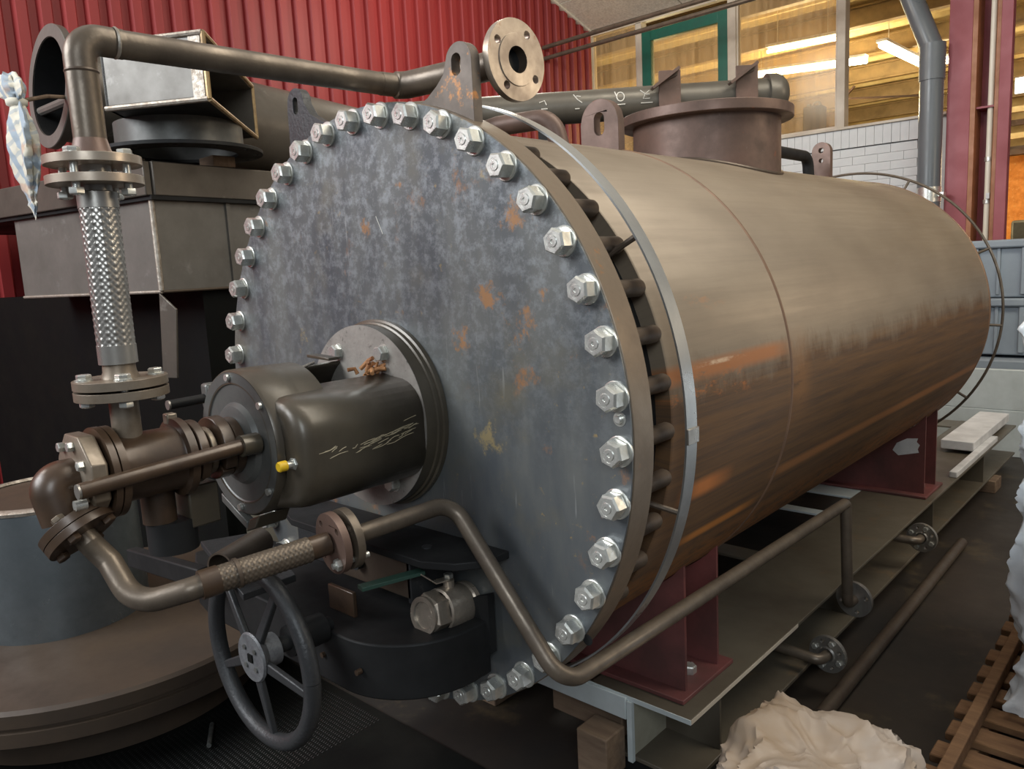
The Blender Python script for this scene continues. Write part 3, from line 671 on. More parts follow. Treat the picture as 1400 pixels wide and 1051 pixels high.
# shell with front neck
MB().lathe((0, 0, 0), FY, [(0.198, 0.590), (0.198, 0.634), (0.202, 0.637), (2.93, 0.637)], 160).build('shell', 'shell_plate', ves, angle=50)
MB().lathe((0, 0, 0), FY, [(0.068, 0.600), (0.2, 0.600)], 96).build('neck', 'black_steel', ves)
MB().lathe((0, 0, 0), FY, [(0.105, 0.60), (0.105, 0.622), (0.128, 0.622), (0.128, 0.60)], 96).build('stiffening_ring', 'steel_brown', ves)
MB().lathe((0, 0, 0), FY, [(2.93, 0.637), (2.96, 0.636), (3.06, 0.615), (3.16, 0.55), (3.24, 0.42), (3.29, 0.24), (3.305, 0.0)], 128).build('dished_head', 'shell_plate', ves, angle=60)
for (y, m_) in ((0.765, 'seam_rust'), (2.93, 'seam_rust')):
    MB().lathe((0, 0, 0), FY, [(y-0.007, 0.6365), (y-0.003, 0.6395), (y+0.003, 0.6395), (y+0.007, 0.6365)], 160).build('weld_seam', m_, ves)
# cover plate with rim
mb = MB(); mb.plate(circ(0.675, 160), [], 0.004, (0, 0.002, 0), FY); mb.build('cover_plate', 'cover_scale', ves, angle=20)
MB().lathe((0, 0, 0), FY, [(0.0045, 0.6), (0.0045, 0.6755), (0.006, 0.677), (0.066, 0.677), (0.068, 0.6755), (0.068, 0.60)], 160).build('cover_rim', 'cover_rim', ves)
# layout scratch marks on the plate
for (p0, p1) in (((-0.355, 0.062), (-0.20, 0.050)), ((-0.352, 0.06), (-0.352, 0.005)), ((0.02, 0.44), (0.04, 0.40))):
    d = V((p1[0]-p0[0], 0, p1[1]-p0[1])); MB().sweep([(p0[0], -0.0006, p0[1]), (p1[0], -0.0006, p1[1])], 0.0009, 6).build('scribe_mark', 'chalk', ves)
# studs, nuts and washers around the cover
nut_me = MB().hexp((0, 0, 0), (0, -0.030, 0), 0.0425, 0.2); nut_me.lathe((0, 0, 0), (0, -1, 0), [(0.0295, 0.0190), (0.0303, 0.0185), (0.0303, 0.0142), (0.0265, 0.0140), (0.0265, 0.0)], 20)
nut_me = nut_me.mesh('nut', 22); nut_me.materials.append(MATS['zinc'])
wash_me = MB().lathe((0, 0, 0), (0, -1, 0), [(0, 0.012), (0, 0.0280), (0.003, 0.0280), (0.004, 0.0266), (0.004, 0.012)], 32).mesh('washer'); wash_me.materials.append(MATS['zinc'])
stud_me = MB().lathe((0, 0, 0), (0, -1, 0), [(-0.07, 0.0108), (0.030, 0.0108), (0.0315, 0.0095), (0.0315, 0.0038), (0.026, 0.0030), (0.026, 0)], 20).mesh('stud', 25); stud_me.materials.append(MATS['zinc'])
ring_me = MB().lathe((0, 0, 0), (0, -1, 0), [(0.0268, 0.0105), (0.0285, 0.0105), (0.0285, 0.0141), (0.0268, 0.0141)], 24).mesh('dark_ring', 25); ring_me.materials.append(MATS['rubber_black'])  # separate black ring set in the nut recess round the stud end
back_me = MB().lathe((0, 0, 0), (0, 1, 0), [(0, 0.0175), (0.112, 0.0175), (0.118, 0.015), (0.118, 0)], 20); back_me = back_me.mesh('rear_nut'); back_me.materials.append(MATS['steel_brown'])
inv = ROOTINV[ves.name]
for k in range(NB):
    th = PH - k*2*PI/NB; x, z = RB*math.cos(th), RB*math.sin(th)
    nut = bpy.data.objects.new('nut', nut_me); C.objects.link(nut); nut.parent = ves; nut.matrix_parent_inverse = inv
    nut.location = (x, -0.0035, z); nut.rotation_euler = (0, random.uniform(0, PI/3), 0)
    for nm, me in (('washer', wash_me), ('stud', stud_me), ('dark_ring', ring_me)):
        q = bpy.data.objects.new(nm, me); C.objects.link(q); q.parent = nut
        q.location = (0, 0.0035, 0) if nm == 'washer' else (0, 0.0, 0)
    q = bpy.data.objects.new('rear_nut', back_me); C.objects.link(q); q.parent = ves; q.matrix_parent_inverse = inv
    q.location = (x*0.975, 0.0685, z*0.975)
# jacking-screw holes in the cover (one with a small bolt)
MB().lathe((0.651, 0, 0.045), (0, -1, 0), [(0.0, 0.013), (0.0012, 0.013), (0.0014, 0.008), (0.006, 0.008), (0.008, 0.006), (0.008, 0)], 20).build('jack_screw', 'zinc', ves)
MB().lathe((0.563, 0, -0.39), (0, -1, 0), [(0.0, 0.011), (0.0012, 0.011), (0.0012, 0)], 20).build('jack_hole', 'black_steel', ves)
# insulation support rings
MB().lathe((0, 0, 0), FY, [(0.155, 0.689), (0.155, 0.693), (0.193, 0.693), (0.193, 0.689), (0.155, 0.689)], 192).build('support_band', 'galv_band', ves, angle=30)
thj = -0.02
for t in (thj,):
    MB().box((0.694*math.cos(t), 0.174, 0.694*math.sin(t)), (0.006, 0.04, 0.03), Matrix.Rotation(-t, 3, 'Y')).build('band_joint', 'steel_bright', ves, 0.001)
for k, dg in enumerate((31.6, 75, 120, 165, 210, 255, 300, -14)):
    t = math.radians(dg); c_, s_ = math.cos(t), math.sin(t)
    MB().sweep([(0.605*c_, 0.14, 0.605*s_), (0.69*c_, 0.165, 0.69*s_)], 0.006, 8).build('standoff', 'steel_brown', ves)
mb = MB(); mb.sweep([(0.68*math.cos(2*PI*i/120), 2.975, 0.68*math.sin(2*PI*i/120)) for i in range(121)], 0.006, 8); mb.build('support_ring', 'steel_pipe', ves)
for dg in (-5, 25, 66, 110, 150, 200, 250, 300, -36):
    t = math.radians(dg); c_, s_ = math.cos(t), math.sin(t)
    MB().sweep([(0.634*c_, 2.96, 0.634*s_), (0.682*c_, 2.975, 0.682*s_)], 0.006, 8).build('standoff', 'steel_pipe', ves)
# lifting lugs on the cover
def arc(c, r, a0, a1, n=14): return [(c[0]+r*math.cos(math.radians(a0+(a1-a0)*i/n)), c[1]+r*math.sin(math.radians(a0+(a1-a0)*i/n))) for i in range(n+1)]
o = MB().plate([(0.316, 0.56), (0.316, 0.715)] + arc((0.280, 0.717), 0.036, 10, 150) + [(0.236, 0.700), (0.215, 0.682), (0.186, 0.664), (0.13, 0.645), (0.18, 0.58)], [slot((0.274, 0.712), 0.013, 0.008)], 0.024, (0, 0.035, 0), FY).build('lifting_lug', 'lug_rusty', ves, 0.002)
o = MB().plate([(-0.328, 0.56), (-0.16, 0.62), (-0.14, 0.66), (-0.19, 0.678), (-0.232, 0.70), (-0.255, 0.73)] + arc((-0.290, 0.735), 0.034, 10, 170) + [(-0.326, 0.72)], [slot((-0.290, 0.728), 0.010, 0.010)], 0.024, (0, 0.035, 0), FY).build('lifting_lug', 'cast_grey', ves, 0.002)
# lug on top of the shell, with slotted hole, and one far back
o = MB().plate([(0.030, 0.60), (0.158, 0.60), (0.158, 0.70)] + arc((0.094, 0.700), 0.062, 20, 160) + [(0.030, 0.70)], [slot((0.094, 0.695), 0.017, 0.014)], 0.03, (0, 0.76, 0), FY).build('lifting_lug', 'nozzle_brown', ves, 0.003)
o = MB().plate([(-0.035, 0.60), (0.05, 0.60), (0.05, 0.75)] + arc((0.0075, 0.76), 0.042, 0, 180) + [(-0.035, 0.75)], [circ(0.012, 16, (0.0075, 0.765)), circ(0.010, 16, (0.0075, 0.72))], 0.03, (0, 2.60, 0), FY).build('lifting_lug', 'nozzle_brown', ves, 0.003)
# big top nozzle
NX, NY = 0.014, 1.50
mb = MB(); a_, b_, d_ = frame((0, 0, 1))
mb.lathe((NX, NY, 0), (0, 0, 1), [(0.50, 0.254), (0.777, 0.254)], 96); mb.build('nozzle_neck', 'nozzle_brown', ves)
MB().tube((NX, NY, 0.775), (NX, NY, 0.808), 0.296, 0.235, 96).build('nozzle_flange', 'nozzle_brown', ves, 0.002)
mb = MB()
pts = []
for i in range(73):
    a = 2*PI*i/72; x = NX+0.256*math.cos(a); pts.append((x, NY+0.256*math.sin(a), math.sqrt(max(0.637**2-x*x, 0))+0.002))
mb.sweep(pts, 0.007, 8); mb.build('weld_seam', 'steel_brown', ves)
# small pipe bends on the top of the shell
MB().sweep([(-0.06, 0.34, 0.640), (0.05, 0.38, 0.662), (0.190, 0.42, 0.664), (0.212, 0.43, 0.56)], 0.024, 20, 0.05).build('vent_pipe', 'nozzle_brown', ves)
MB().sweep([(0.0, 2.0, 0.73), (0.0, 2.45, 0.73), (0.0, 2.47, 0.60)], 0.024, 16, 0.05).build('vent_pipe', 'black_steel', ves)
for (p_, q_) in (((-0.01, 0.30, 0.60), (-0.01, 0.30, 0.70)),):
    MB().cyl(p_, q_, 0.03, 20).build('socket', 'steel_brown', ves)
    MB().hexp((p_[0], p_[1], q_[2]), (p_[0], p_[1], q_[2]+0.03), 0.045).build('plug', 'zinc', ves)
# saddles
def saddle(ya, yb, hw, patch):
    s = root_s = None
    for y in (ya, yb):
        out = [(-hw, -0.787), (hw, -0.787), (hw, -math.sqrt(0.637**2-hw*hw)+0.004)]
        n = 30; out += [(hw-2*hw*i/n, -math.sqrt(0.640**2-(hw-2*hw*i/n)**2)) for i in range(1, n)] + [(-hw, -math.sqrt(0.637**2-hw*hw)+0.004)]
        MB().plate(out, [], 0.010, (0, y, 0), FY).build('saddle_plate', 'red_primer', ves)
    for x in (hw-0.12, -hw+0.12, hw-0.30, -hw+0.30):
        z1 = -math.sqrt(0.637**2-x*x); MB().mm(x-0.005, x+0.005, ya+0.006, yb-0.006, -0.787, z1-0.004).build('saddle_rib', 'red_primer', ves)
    MB().mm(-hw-0.02, hw+0.02, ya-0.05, yb+0.05, -0.799, -0.787).build('saddle_base', 'red_primer', ves, 0.002)
    for x in (hw-0.04, -hw+0.04):
        q = (x, (ya+yb)/2, -0.787); MB().hexp(q, V(q)+V((0, 0, 0.022)), 0.034).build('anchor_bolt', 'zinc', ves)
saddle(0.55, 0.72, 0.452, False); saddle(2.62, 2.80, 0.47, True)
# white paint daub on the rear saddle
mb = MB().plate([(0.335, -0.60), (0.352, -0.565), (0.395, -0.540), (0.440, -0.535), (0.435, -0.552), (0.448, -0.565), (0.440, -0.585), (0.445, -0.60), (0.40, -0.612), (0.36, -0.622)], [], 0.001, (0, 2.6140, 0), FY)
mb.build('paint_daub', 'white_paint', ves)

# ---- shelf bracket and curved bracket in front of the cover, below the burner
r = root('cover_bracket', (0.1, -0.1, -0.52), 'black steel bracket with chamfered shelf under the dark motor', 'bracket')
MB().prism([(-0.33, -0.006, -0.268), (-0.33, -0.10, -0.268), (-0.20, -0.15, -0.268), (0.27, -0.15, -0.268), (0.335, -0.12, -0.268), (0.375, -0.07, -0.268), (0.375, -0.006, -0.268)], (0, 0, 0.016)).build('shelf_plate', 'black_steel', r, 0.002)
MB().mm(-0.34, -0.05, -0.05, -0.04, -0.40, -0.27).build('gusset_plate', 'cast_grey', r, 0.002)
MB().mm(-0.05, 0.20, -0.125, -0.113, -0.36, -0.27).build('front_plate', 'steel_brown', r, 0.002)
MB().mm(0.19, 0.202, -0.125, -0.006, -0.37, -0.27).build('gusset_plate', 'cast_grey', r, 0.002)
MB().mm(0.01, 0.10, -0.20, -0.19, -0.40, -0.345).build('stop_plate', 'pump_brown', r, 0.002)
MB().cyl((0.03, -0.14, -0.315), (0.03, -0.126, -0.315), 0.015, 20).build('pivot_pin', 'cast_grey', r)
MB().cyl((0.22, -0.09, -0.252), (0.22, -0.09, -0.249), 0.011, 16).build('plug', 'cast_grey', r)
# rounded box section
out = [(-0.62, -0.02), (-0.62, -0.20)] + [(-0.50, -0.26)] + [(0.13+0.19*math.cos(t), -0.07+0.185*math.sin(t)) for t in [PI*1.5+PI*0.5*i/16 for i in range(17)]] + [(0.32, -0.02)]
out[2:3] = [(-0.55, -0.235), (-0.45, -0.255)]
MB().prism([(x, y, -0.528) for x, y in out], (0, 0, 0.118)).build('rounded_box', 'black_steel', r, 0.004, angle=25)
MB().prism([(-0.75, -0.30, -0.44), (-0.33, -0.30, -0.40), (-0.33, -0.33, -0.40), (-0.75, -0.33, -0.44)], (0, 0, 0.05)).build('side_arm', 'black_steel', r, 0.004)
for x in (0.06, 0.18): MB().cyl((x, -0.25, -0.47), (x, -0.262, -0.47), 0.006, 12).build('rivet', 'pump_brown', r)
MB().prism([(0.205, -0.012, -0.53), (0.33, -0.012, -0.48), (0.33, -0.03, -0.48), (0.205, -0.03, -0.53)], (0, 0, 0.13)).build('end_plate', 'black_steel', r)
# ---- handwheel
HC = V((0.068, -0.40, -0.405)); HY = V((0, -1, 0))
r = root('handwheel', HC, 'black cast iron handwheel with five spokes below the braided hose', 'handwheel')
mb = MB(); mb.sweep([HC+V((0.175*math.cos(2*PI*i/72), 0, 0.175*math.sin(2*PI*i/72))) for i in range(73)], 0.0165, 16); mb.build('rim', 'cast_grey', r, angle=60)
for k in range(5):
    t = math.radians(-155+72*k); dv = V((math.cos(t), 0, math.sin(t))); pv = V((-math.sin(t), 0, math.cos(t)))
    a0, a1 = HC+dv*0.035+V((0, -0.012, 0)), HC+dv*0.172
    MB().prism([a0+pv*0.011+V((0, -0.006, 0)), a1+pv*0.008+V((0, -0.005, 0)), a1-pv*0.008+V((0, -0.005, 0)), a0-pv*0.011+V((0, -0.006, 0))], (0, 0.012, 0)).build('spoke', 'cast_grey', r, 0.003)
MB().lathe(HC, HY, [(-0.03, 0), (-0.03, 0.032), (0.0, 0.034), (0.012, 0.046), (0.018, 0.050), (0.022, 0.047), (0.022, 0)], 40).build('hub', 'hub_grey', r)
MB().box(HC+V((0, -0.0225, 0)), (0.016, 0.004, 0.016)).build('shaft_end', 'black_paint', r)
for k in range(4):
    t = PI/4+k*PI/2; q = HC+V((0.026*math.cos(t), -0.022, 0.026*math.sin(t))); MB().cyl(q, q+V((0, -0.003, 0)), 0.005, 12).build('screw', 'zinc_dark', r)
MB().cyl(HC+V((0, 0.03, 0)), HC+V((0, 0.16, 0)), 0.016, 20).build('shaft', 'black_steel', r)
MB().cyl(HC+V((0, 0.06, 0)), HC+V((0, 0.14, 0)), 0.032, 24).build('bearing', 'black_steel', r)
# ---- short open pipe stub beside the hose
r = root('pipe_stub', (-0.1, -0.35, -0.26), 'short open dark pipe stub above the handwheel', 'pipe')
MB().tube((-0.075, -0.395, -0.262), (-0.145, -0.26, -0.262), 0.030, 0.026, 32).build('sleeve', 'steel_brown', r)
MB().prism([(-0.36, -0.30, -0.31), (0.02, -0.40, -0.31), (0.02, -0.28, -0.31), (-0.30, -0.17, -0.31)], (0, 0, 0.015)).build('carrier_plate', 'cast_grey', r, 0.002)
MB().cyl((-0.11, -0.33, -0.30), (-0.11, -0.33, -0.285), 0.012, 12).build('support', 'cast_grey', r)

# ---- ball valve on its stub
vd = V((0.0, -1.0, 0.13)).normalized(); VP = V((0.245, -0.09, -0.385))
r = root('ball_valve', VP, 'nickel plated ball valve with green lever under the bent pipe', 'valve')
def vlat(prof, nm, m='valve_nickel', n=40): MB().lathe(VP, vd, [(a*1.0, q*1.15) for a, q in prof], n).build(nm, m, r)
vlat([(-0.115, 0.020), (-0.115, 0.034), (-0.085, 0.034), (-0.08, 0.041), (-0.068, 0.041), (-0.064, 0.038), (-0.058, 0.041), (-0.02, 0.0415), (0.0, 0.040), (0.003, 0.036)], 'body')
mb = MB().hexp(VP-vd*0.0, VP+vd*0.04, 0.078, 0.25); mb.build('hex_end', 'valve_nickel', r, 0.001)
MB().tube(VP+vd*0.039, VP+vd*0.045, 0.039, 0.0285, 40).build('end_ring', 'valve_nickel', r)
MB().lathe(VP, vd, [(0.0455, 0.0285), (0.02, 0.0275), (-0.02, 0.026)], 32).build('thread_bore', 'steel_bright', r)
MB().lathe(VP, vd, [(-0.02, 0.027), (-0.005, 0.015), (-0.002, 0)], 32).build('ball', 'black_steel', r)
MB().hexp(VP-vd*0.145, VP-vd*0.112, 0.070, 0.1).build('hex_end', 'valve_nickel', r, 0.001)
MB().cyl(VP-vd*0.20, VP-vd*0.14, 0.022, 24).build('nipple', 'steel_brown', r)
tc_ = VP-vd*0.032
MB().cyl(tc_+V((0, 0, 0.03)), tc_+V((0, 0, 0.062)), 0.012, 20).build('stem', 'valve_nickel', r)
MB().hexp(tc_+V((0, 0, 0.066)), tc_+V((0, 0, 0.076)), 0.018).build('stem_nut', 'zinc', r)
hp = [tc_+V((0.0, 0, 0.064)), tc_+V((-0.01, -0.03, 0.064)), tc_+V((-0.022, -0.060, 0.092)), tc_+V((-0.055, -0.185, 0.094))]
def strip(P, wd, th, nm, m):
    mb = MB(); L = []
    for i, p in enumerate(P):
        t = (P[min(i+1, len(P)-1)]-P[max(i-1, 0)]).normalized(); s_ = t.cross(V((0, 0, 1))).normalized(); u = s_.cross(t)
        L.append([p+s_*wd+u*th, p-s_*wd+u*th, p-s_*wd-u*th, p+s_*wd-u*th])
    vs = [q for l in L for q in l]; fs = [(0, 1, 2, 3), tuple(range(len(vs)-4, len(vs)))[::-1]]
    for i in range(len(P)-1):
        for k in range(4): fs.append((4*i+k, 4*i+(k+1) % 4, 4*i+4+(k+1) % 4, 4*i+4+k))
    mb.add(vs, fs); mb.build(nm, m, r, 0.001)
strip(hp[:3], 0.011, 0.0015, 'lever', 'valve_nickel'); strip([hp[2]-V((0, -0.01, 0.0)), hp[3]], 0.0125, 0.004, 'lever_grip', 'handle_green')

# ================================================================== BURNER / PUMP SET ON THE COVER
r = root('pump_set', (0, -0.35, -0.15), 'dark brown motor and pump set bolted to the vessel cover', 'pump')
MY = V((0, -1, 0))
def lp(prof, nm, m, n=64, **k): return MB().lathe((0, 0, 0), MY, prof, n, **k).build(nm, m, r)
lp([(0.001, 0.214), (0.012, 0.214), (0.014, 0.209), (0.024, 0.209), (0.026, 0.205), (0.055, 0.205)], 'mounting_rim', 'motor_dark', 96)
mb = MB().plate(circ(0.205, 96), [], 0.002, (0, -0.055, 0), FY); mb.build('mounting_disc', 'disc_grey', r)
bolts_on((0, -0.056, 0), MY, 0.166, 6, math.radians(-61), 0.030, 0.018, 0.01, r, 'zinc')
MB().cyl((0.135, -0.057, 0.078), (0.135, -0.0565, 0.078), 0.004, 12).build('grease_hole', 'black_paint', r)
# barrel: open window on the top; a0 measured with a = -x, b = z for this axis
WA0, WA1 = math.radians(62), math.radians(150)          # window from upper right to upper left
def ang(t): return PI - t                                 # x-z angle -> lathe angle
def body_sec(s_):
    # rounded D-shaped section: round at the bottom and left, bulging box on the camera side, open at the top
    P = []
    bx, zt, zb, rc = 0.196, 0.092, -0.118, 0.072
    P += [(0.075, 0.100), (0.105, 0.094)]
    P += [(bx-rc+rc*math.cos(t), zt-rc+rc*math.sin(t)) for t in [PI/2-PI/2*i/8 for i in range(9)]]
    P += [(bx-rc+rc*math.cos(t), zb+rc+rc*math.sin(t)) for t in [-PI*0.36*i/8 for i in range(9)]]
    P += [(0.145*math.cos(t), 0.145*math.sin(t)) for t in [math.radians(-62-6*i) for i in range(30)]]
    return [(x*s_, z*s_) for (x, z) in P]
ys = [(-0.056, 1.0), (-0.315, 1.0), (-0.333, 0.985), (-0.343, 0.94), (-0.347, 0.86), (-0.349, 0.74)]
vs_ = []; n_ = len(body_sec(1))
for (yy, s_) in ys: vs_ += [V((x, yy, z)) for (x, z) in body_sec(s_)]
mbb = MB().add(vs_, [(j*n_+i, j*n_+i+1, (j+1)*n_+i+1, (j+1)*n_+i) for j in range(len(ys)-1) for i in range(n_-1)])
ob = mbb.build('barrel', 'motor_dark', r, angle=50); md = ob.modifiers.new('wall', 'SOLIDIFY'); md.thickness = 0.006; md.offset = 0
# wax-like scuff marks along the side of the barrel
random.seed(11)
for i in range(34):
    y_ = -0.085-0.215*random.random(); z_ = -0.022+0.022*random.random()+(0.022 if y_ > -0.14 else 0)*random.random(); L_ = random.uniform(0.012, 0.045)
    MB().sweep([(0.1985, y_-L_/2, z_-0.003), (0.1992, y_, z_+random.uniform(-0.003, 0.003)), (0.1985, min(y_+L_/2, -0.062), z_+0.003)], 0.0009, 5).build('scuff_mark', 'scuff', r)
lp([(0.056, 0.05), (0.24, 0.05)], 'inner_shaft', 'black_steel', 32)
lp([(0.232, 0.10), (0.232, 0.144), (0.285, 0.1455), (0.288, 0.1455), (0.292, 0.146), (0.36, 0.146), (0.366, 0.142), (0.366, 0.118)], 'motor_housing', 'motor_dark', 80)
lp([(0.366, 0.120), (0.363, 0.116), (0.363, 0.082), (0.372, 0.075), (0.378, 0.05), (0.378, 0)], 'end_shield', 'motor_grey', 64)
MB().lathe((0, 0, 0), MY, [(0.3665, 0.121), (0.3665, 0.141)], 64).build('shield_ring', 'motor_grey', r)
for dg in (40, 95, 205, 265, 322):
    t = math.radians(dg); q = V((0.131*math.cos(t), -0.367, 0.131*math.sin(t)))
    MB().cyl(q, q+MY*0.006, 0.007, 16).build('screw', 'zinc', r)
MB().sweep([(0.02, -0.245, 0.128), (0.02, -0.19, 0.140)], 0.003, 8).build('window_lip', 'steel_bright', r)
MB().prism([(-0.03, -0.15, 0.146), (0.05, -0.15, 0.142), (0.05, -0.175, 0.142), (-0.03, -0.175, 0.146)], (0, 0, 0.006)).build('bridge_bar', 'motor_dark', r, 0.001)
for i in range(12):
    p = V((0.060+random.uniform(-0.025, 0.02), -0.09+random.uniform(-0.02, 0.02), 0.105+random.uniform(-0.01, 0.012)))
    q = p+V((random.uniform(-0.03, 0.04), random.uniform(-0.03, 0.03), random.uniform(0.0, 0.025)))
    MB().sweep([p, (p+q)/2+V((0, 0.006, 0.006)), q], 0.0045, 8).build('cable_strand', 'copper_rag', r)
# clamp lugs on the far side
MB().prism([(-0.150, -0.300, 0.050), (-0.150, -0.345, 0.050), (-0.150, -0.345, 0.105), (-0.150, -0.300, 0.105)], (-0.03, 0, 0.0)).build('terminal_lug', 'motor_grey', r, 0.006)
MB().cyl((-0.165, -0.30, 0.075), (-0.165, -0.42, 0.072), 0.010, 16).build('clamp_bolt', 'black_steel', r)
MB().cyl((-0.165, -0.42, 0.072), (-0.165, -0.424, 0.072), 0.010, 16).build('clamp_bolt_end', 'steel_bright', r)
MB().box((-0.168, -0.335, 0.028), (0.02, 0.02, 0.04)).build('terminal_lug', 'brass_edge', r, 0.004)
# foot under the housing
MB().prism([(0.02, -0.37, -0.15), (0.06, -0.37, -0.135), (0.06, -0.30, -0.135), (0.02, -0.30, -0.15)], (-0.02, 0, -0.03)).build('foot', 'motor_dark', r, 0.003)
MB().prism([(-0.09, -0.368, -0.115), (0.005, -0.368, -0.158), (0.005, -0.35, -0.158), (-0.09, -0.35, -0.115)], (0, 0, -0.018)).build('foot_edge', 'motor_grey', r, 0.002)
# yellow-tipped screw
MB().cyl((0.166, -0.325, -0.022), (0.166, -0.365, -0.022), 0.0075, 16).build('sensor_stem', 'zinc', r)
MB().hexp((0.166, -0.335, -0.022), (0.166, -0.352, -0.022), 0.022).build('sensor_nut', 'zinc', r)
MB().lathe((0.166, -0.365, -0.022), MY, [(0, 0.0098), (0.014, 0.0098), (0.016, 0.008), (0.016, 0)], 20).build('sensor_cap', 'yellow_cap', r)
# shaft, coupling halves with clamp jaws
lp([(0.378, 0.056), (0.395, 0.056), (0.400, 0.050), (0.402, 0.030)], 'coupling', 'pump_brown', 48)
lp([(0.40, 0.030), (0.50, 0.030)], 'shaft', 'pump_brown', 32)
def jaw(y0, y1, ri, ro, t0, t1, m, nm='clamp_jaw'):
    n = 20; v = []
    for y in (y0, y1):
        for rr in (ri, ro):
            for i in range(n+1):
                t = math.radians(t0+(t1-t0)*i/n); v.append(V((rr*math.cos(t), y, rr*math.sin(t))))
    m_ = n+1; f = []
    for i in range(n):
        f += [(i, i+1, m_+i+1, m_+i), (2*m_+i, 3*m_+i, 3*m_+i+1, 2*m_+i+1), (m_+i, m_+i+1, 3*m_+i+1, 3*m_+i), (i, 2*m_+i, 2*m_+i+1, i+1)]
    f += [(0, m_, 3*m_, 2*m_), (n, 2*m_+n, 3*m_+n, m_+n)]
    MB().add(v, f).build(nm, m, r, 0.002)
jaw(-0.400, -0.424, 0.030, 0.063, -30, 150, 'pump_brown'); jaw(-0.400, -0.424, 0.030, 0.058, 160, 320, 'pump_brown')
jaw(-0.428, -0.440, 0.028, 0.046, 0, 359, 'pump_light'); jaw(-0.452, -0.470, 0.028, 0.064, -40, 130, 'pump_brown'); jaw(-0.452, -0.470, 0.028, 0.055, 140, 310, 'motor_dark')
lp([(0.478, 0.03), (0.478, 0.072), (0.492, 0.072), (0.494, 0.060), (0.498, 0.058), (0.598, 0.060), (0.602, 0.080), (0.614, 0.080), (0.615, 0.072), (0.6165, 0.072), (0.617, 0.081), (0.628, 0.081), (0.629, 0.06)], 'pump_body', 'pump_brown', 64)
MB().box((-0.018, -0.485, 0.070), (0.02, 0.02, 0.02)).build('pump_lug', 'pump_light', r, 0.003)
# end cover block (eight-sided) with bolts
mb = MB().hexp((0, -0.634, 0.0), (0, -0.665, 0.0), 0.148, PI/8, 8); mb.build('end_cover', 'pump_light', r, 0.002)
for dg in (30, 75, 120, 165, 210, 255, 300, 345):
    t = math.radians(dg); q = V((0.060*math.cos(t), -0.665, 0.060*math.sin(t)))
    MB().hexp(q, q+MY*0.010, 0.015).build('bolt', 'zinc', r)
MB().cyl((0.082, -0.40, 0.012), (0.082, -0.685, -0.004), 0.0135, 20).build('tie_rod', 'pump_brown', r)
MB().cyl((0.082, -0.685, -0.004), (0.082, -0.689, -0.004), 0.0125, 20).build('tie_rod_end', 'steel_bright', r)
MB().cyl((0.082, -0.37, 0.012), (0.082, -0.405, 0.012), 0.020, 24).build('tie_rod_boss', 'motor_dark', r)
MB().cyl((0.065, -0.672, -0.03), (0.065, -0.69, -0.03), 0.009, 16).build('bolt', 'zinc', r)
MB().cyl((-0.03, -0.52, -0.055), (-0.03, -0.52, -0.12), 0.03, 24).build('drain_boss', 'pump_brown', r)
MB().cyl((-0.03, -0.50, -0.12), (-0.03, -0.50, -0.18), 0.045, 24).build('drain_body', 'black_steel', r)
MB().box((-0.02, -0.45, -0.10), (0.06, 0.06, 0.08)).build('relief_block', 'motor_dark', r, 0.004)
# top branch of the pump
XV, YV = 0.0, -0.57
MB().cyl((XV, YV, 0.05), (XV, YV, 0.125), 0.024, 32).build('branch_pipe', 'pump_light', r)
flange_mb((XV, YV, 0.1335), (0, 0, 1), 0.076, 0.018, 0.015, 4, 0.056, 0.008, 0.3).build('branch_flange', 'pump_light', r, 0.001)
# suction elbow
el = [(0, -0.665, 0.0), (0, -0.715, 0.0), (0.035, -0.665, -0.085)]
MB().sweep([(0, -0.664, 0.0), (0, -0.700, 0.0), (0.012, -0.690, -0.062)], 0.036, 32, 0.035, seg=12).build('suction_elbow', 'pump_brown', r)
FD = (V((0.08, -0.654, -0.135))-V((0.010, -0.690, -0.045))).normalized()
F1 = V((0.028, -0.676, -0.082))
flange_mb(F1-FD*0.010, FD, 0.060, 0.02, 0.014, 4, 0.045, 0.006, 0.5).build('suction_flange', 'pump_brown', r, 0.001)

# ---- lower pipe run with braided hose
def braid(mbp, p0, p1, rad, cells_a=15, pitch_=0.0115, sag=0.0, n=120, amp=0.0009):
    p0, p1 = V(p0), V(p1); a, b, d = frame(p1-p0); L = (p1-p0).length; rows = int(L/pitch_*6); vs = []
    for j in range(rows+1):
        t = L*j/rows; c = p0+d*t+V((0, 0, -1))*sag*math.sin(PI*j/rows)
        for i in range(n):
            th = 2*PI*i/n; u = th/(2*PI)*cells_a; v = t/pitch_
            s1 = math.sin(PI*(u+v)); s2 = math.sin(PI*(u-v))
            h = abs(s1*s2)**0.6 if (s1*s2) > 0 else abs(s1*s2)**0.6*0.55
            vs.append(c+(a*math.cos(th)+b*math.sin(th))*(rad-amp+amp*1.9*h))
    fs = [(j*n+i, j*n+(i+1) % n, (j+1)*n+(i+1) % n, (j+1)*n+i) for j in range(rows) for i in range(n)]
    return mbp.add(vs, fs)
r = root('drain_pipe_run', (0.3, -0.1, -0.5), 'bent brown pipe running along the vessel side to the skid', 'pipe')
hose = root('lower_braided_hose', (0.24, -0.47, -0.16), 'rusty braided hose with bend, lying over the handwheel', 'hose')
HB, HA = V((0.223, -0.560, -0.166)), V((0.260, -0.378, -0.154))
flange_mb(F1+FD*0.0055, FD, 0.060, 0.015, 0.014, 4, 0.045, 0.006, 0.5).build('hose_flange', 'pump_brown', hose, 0.001)
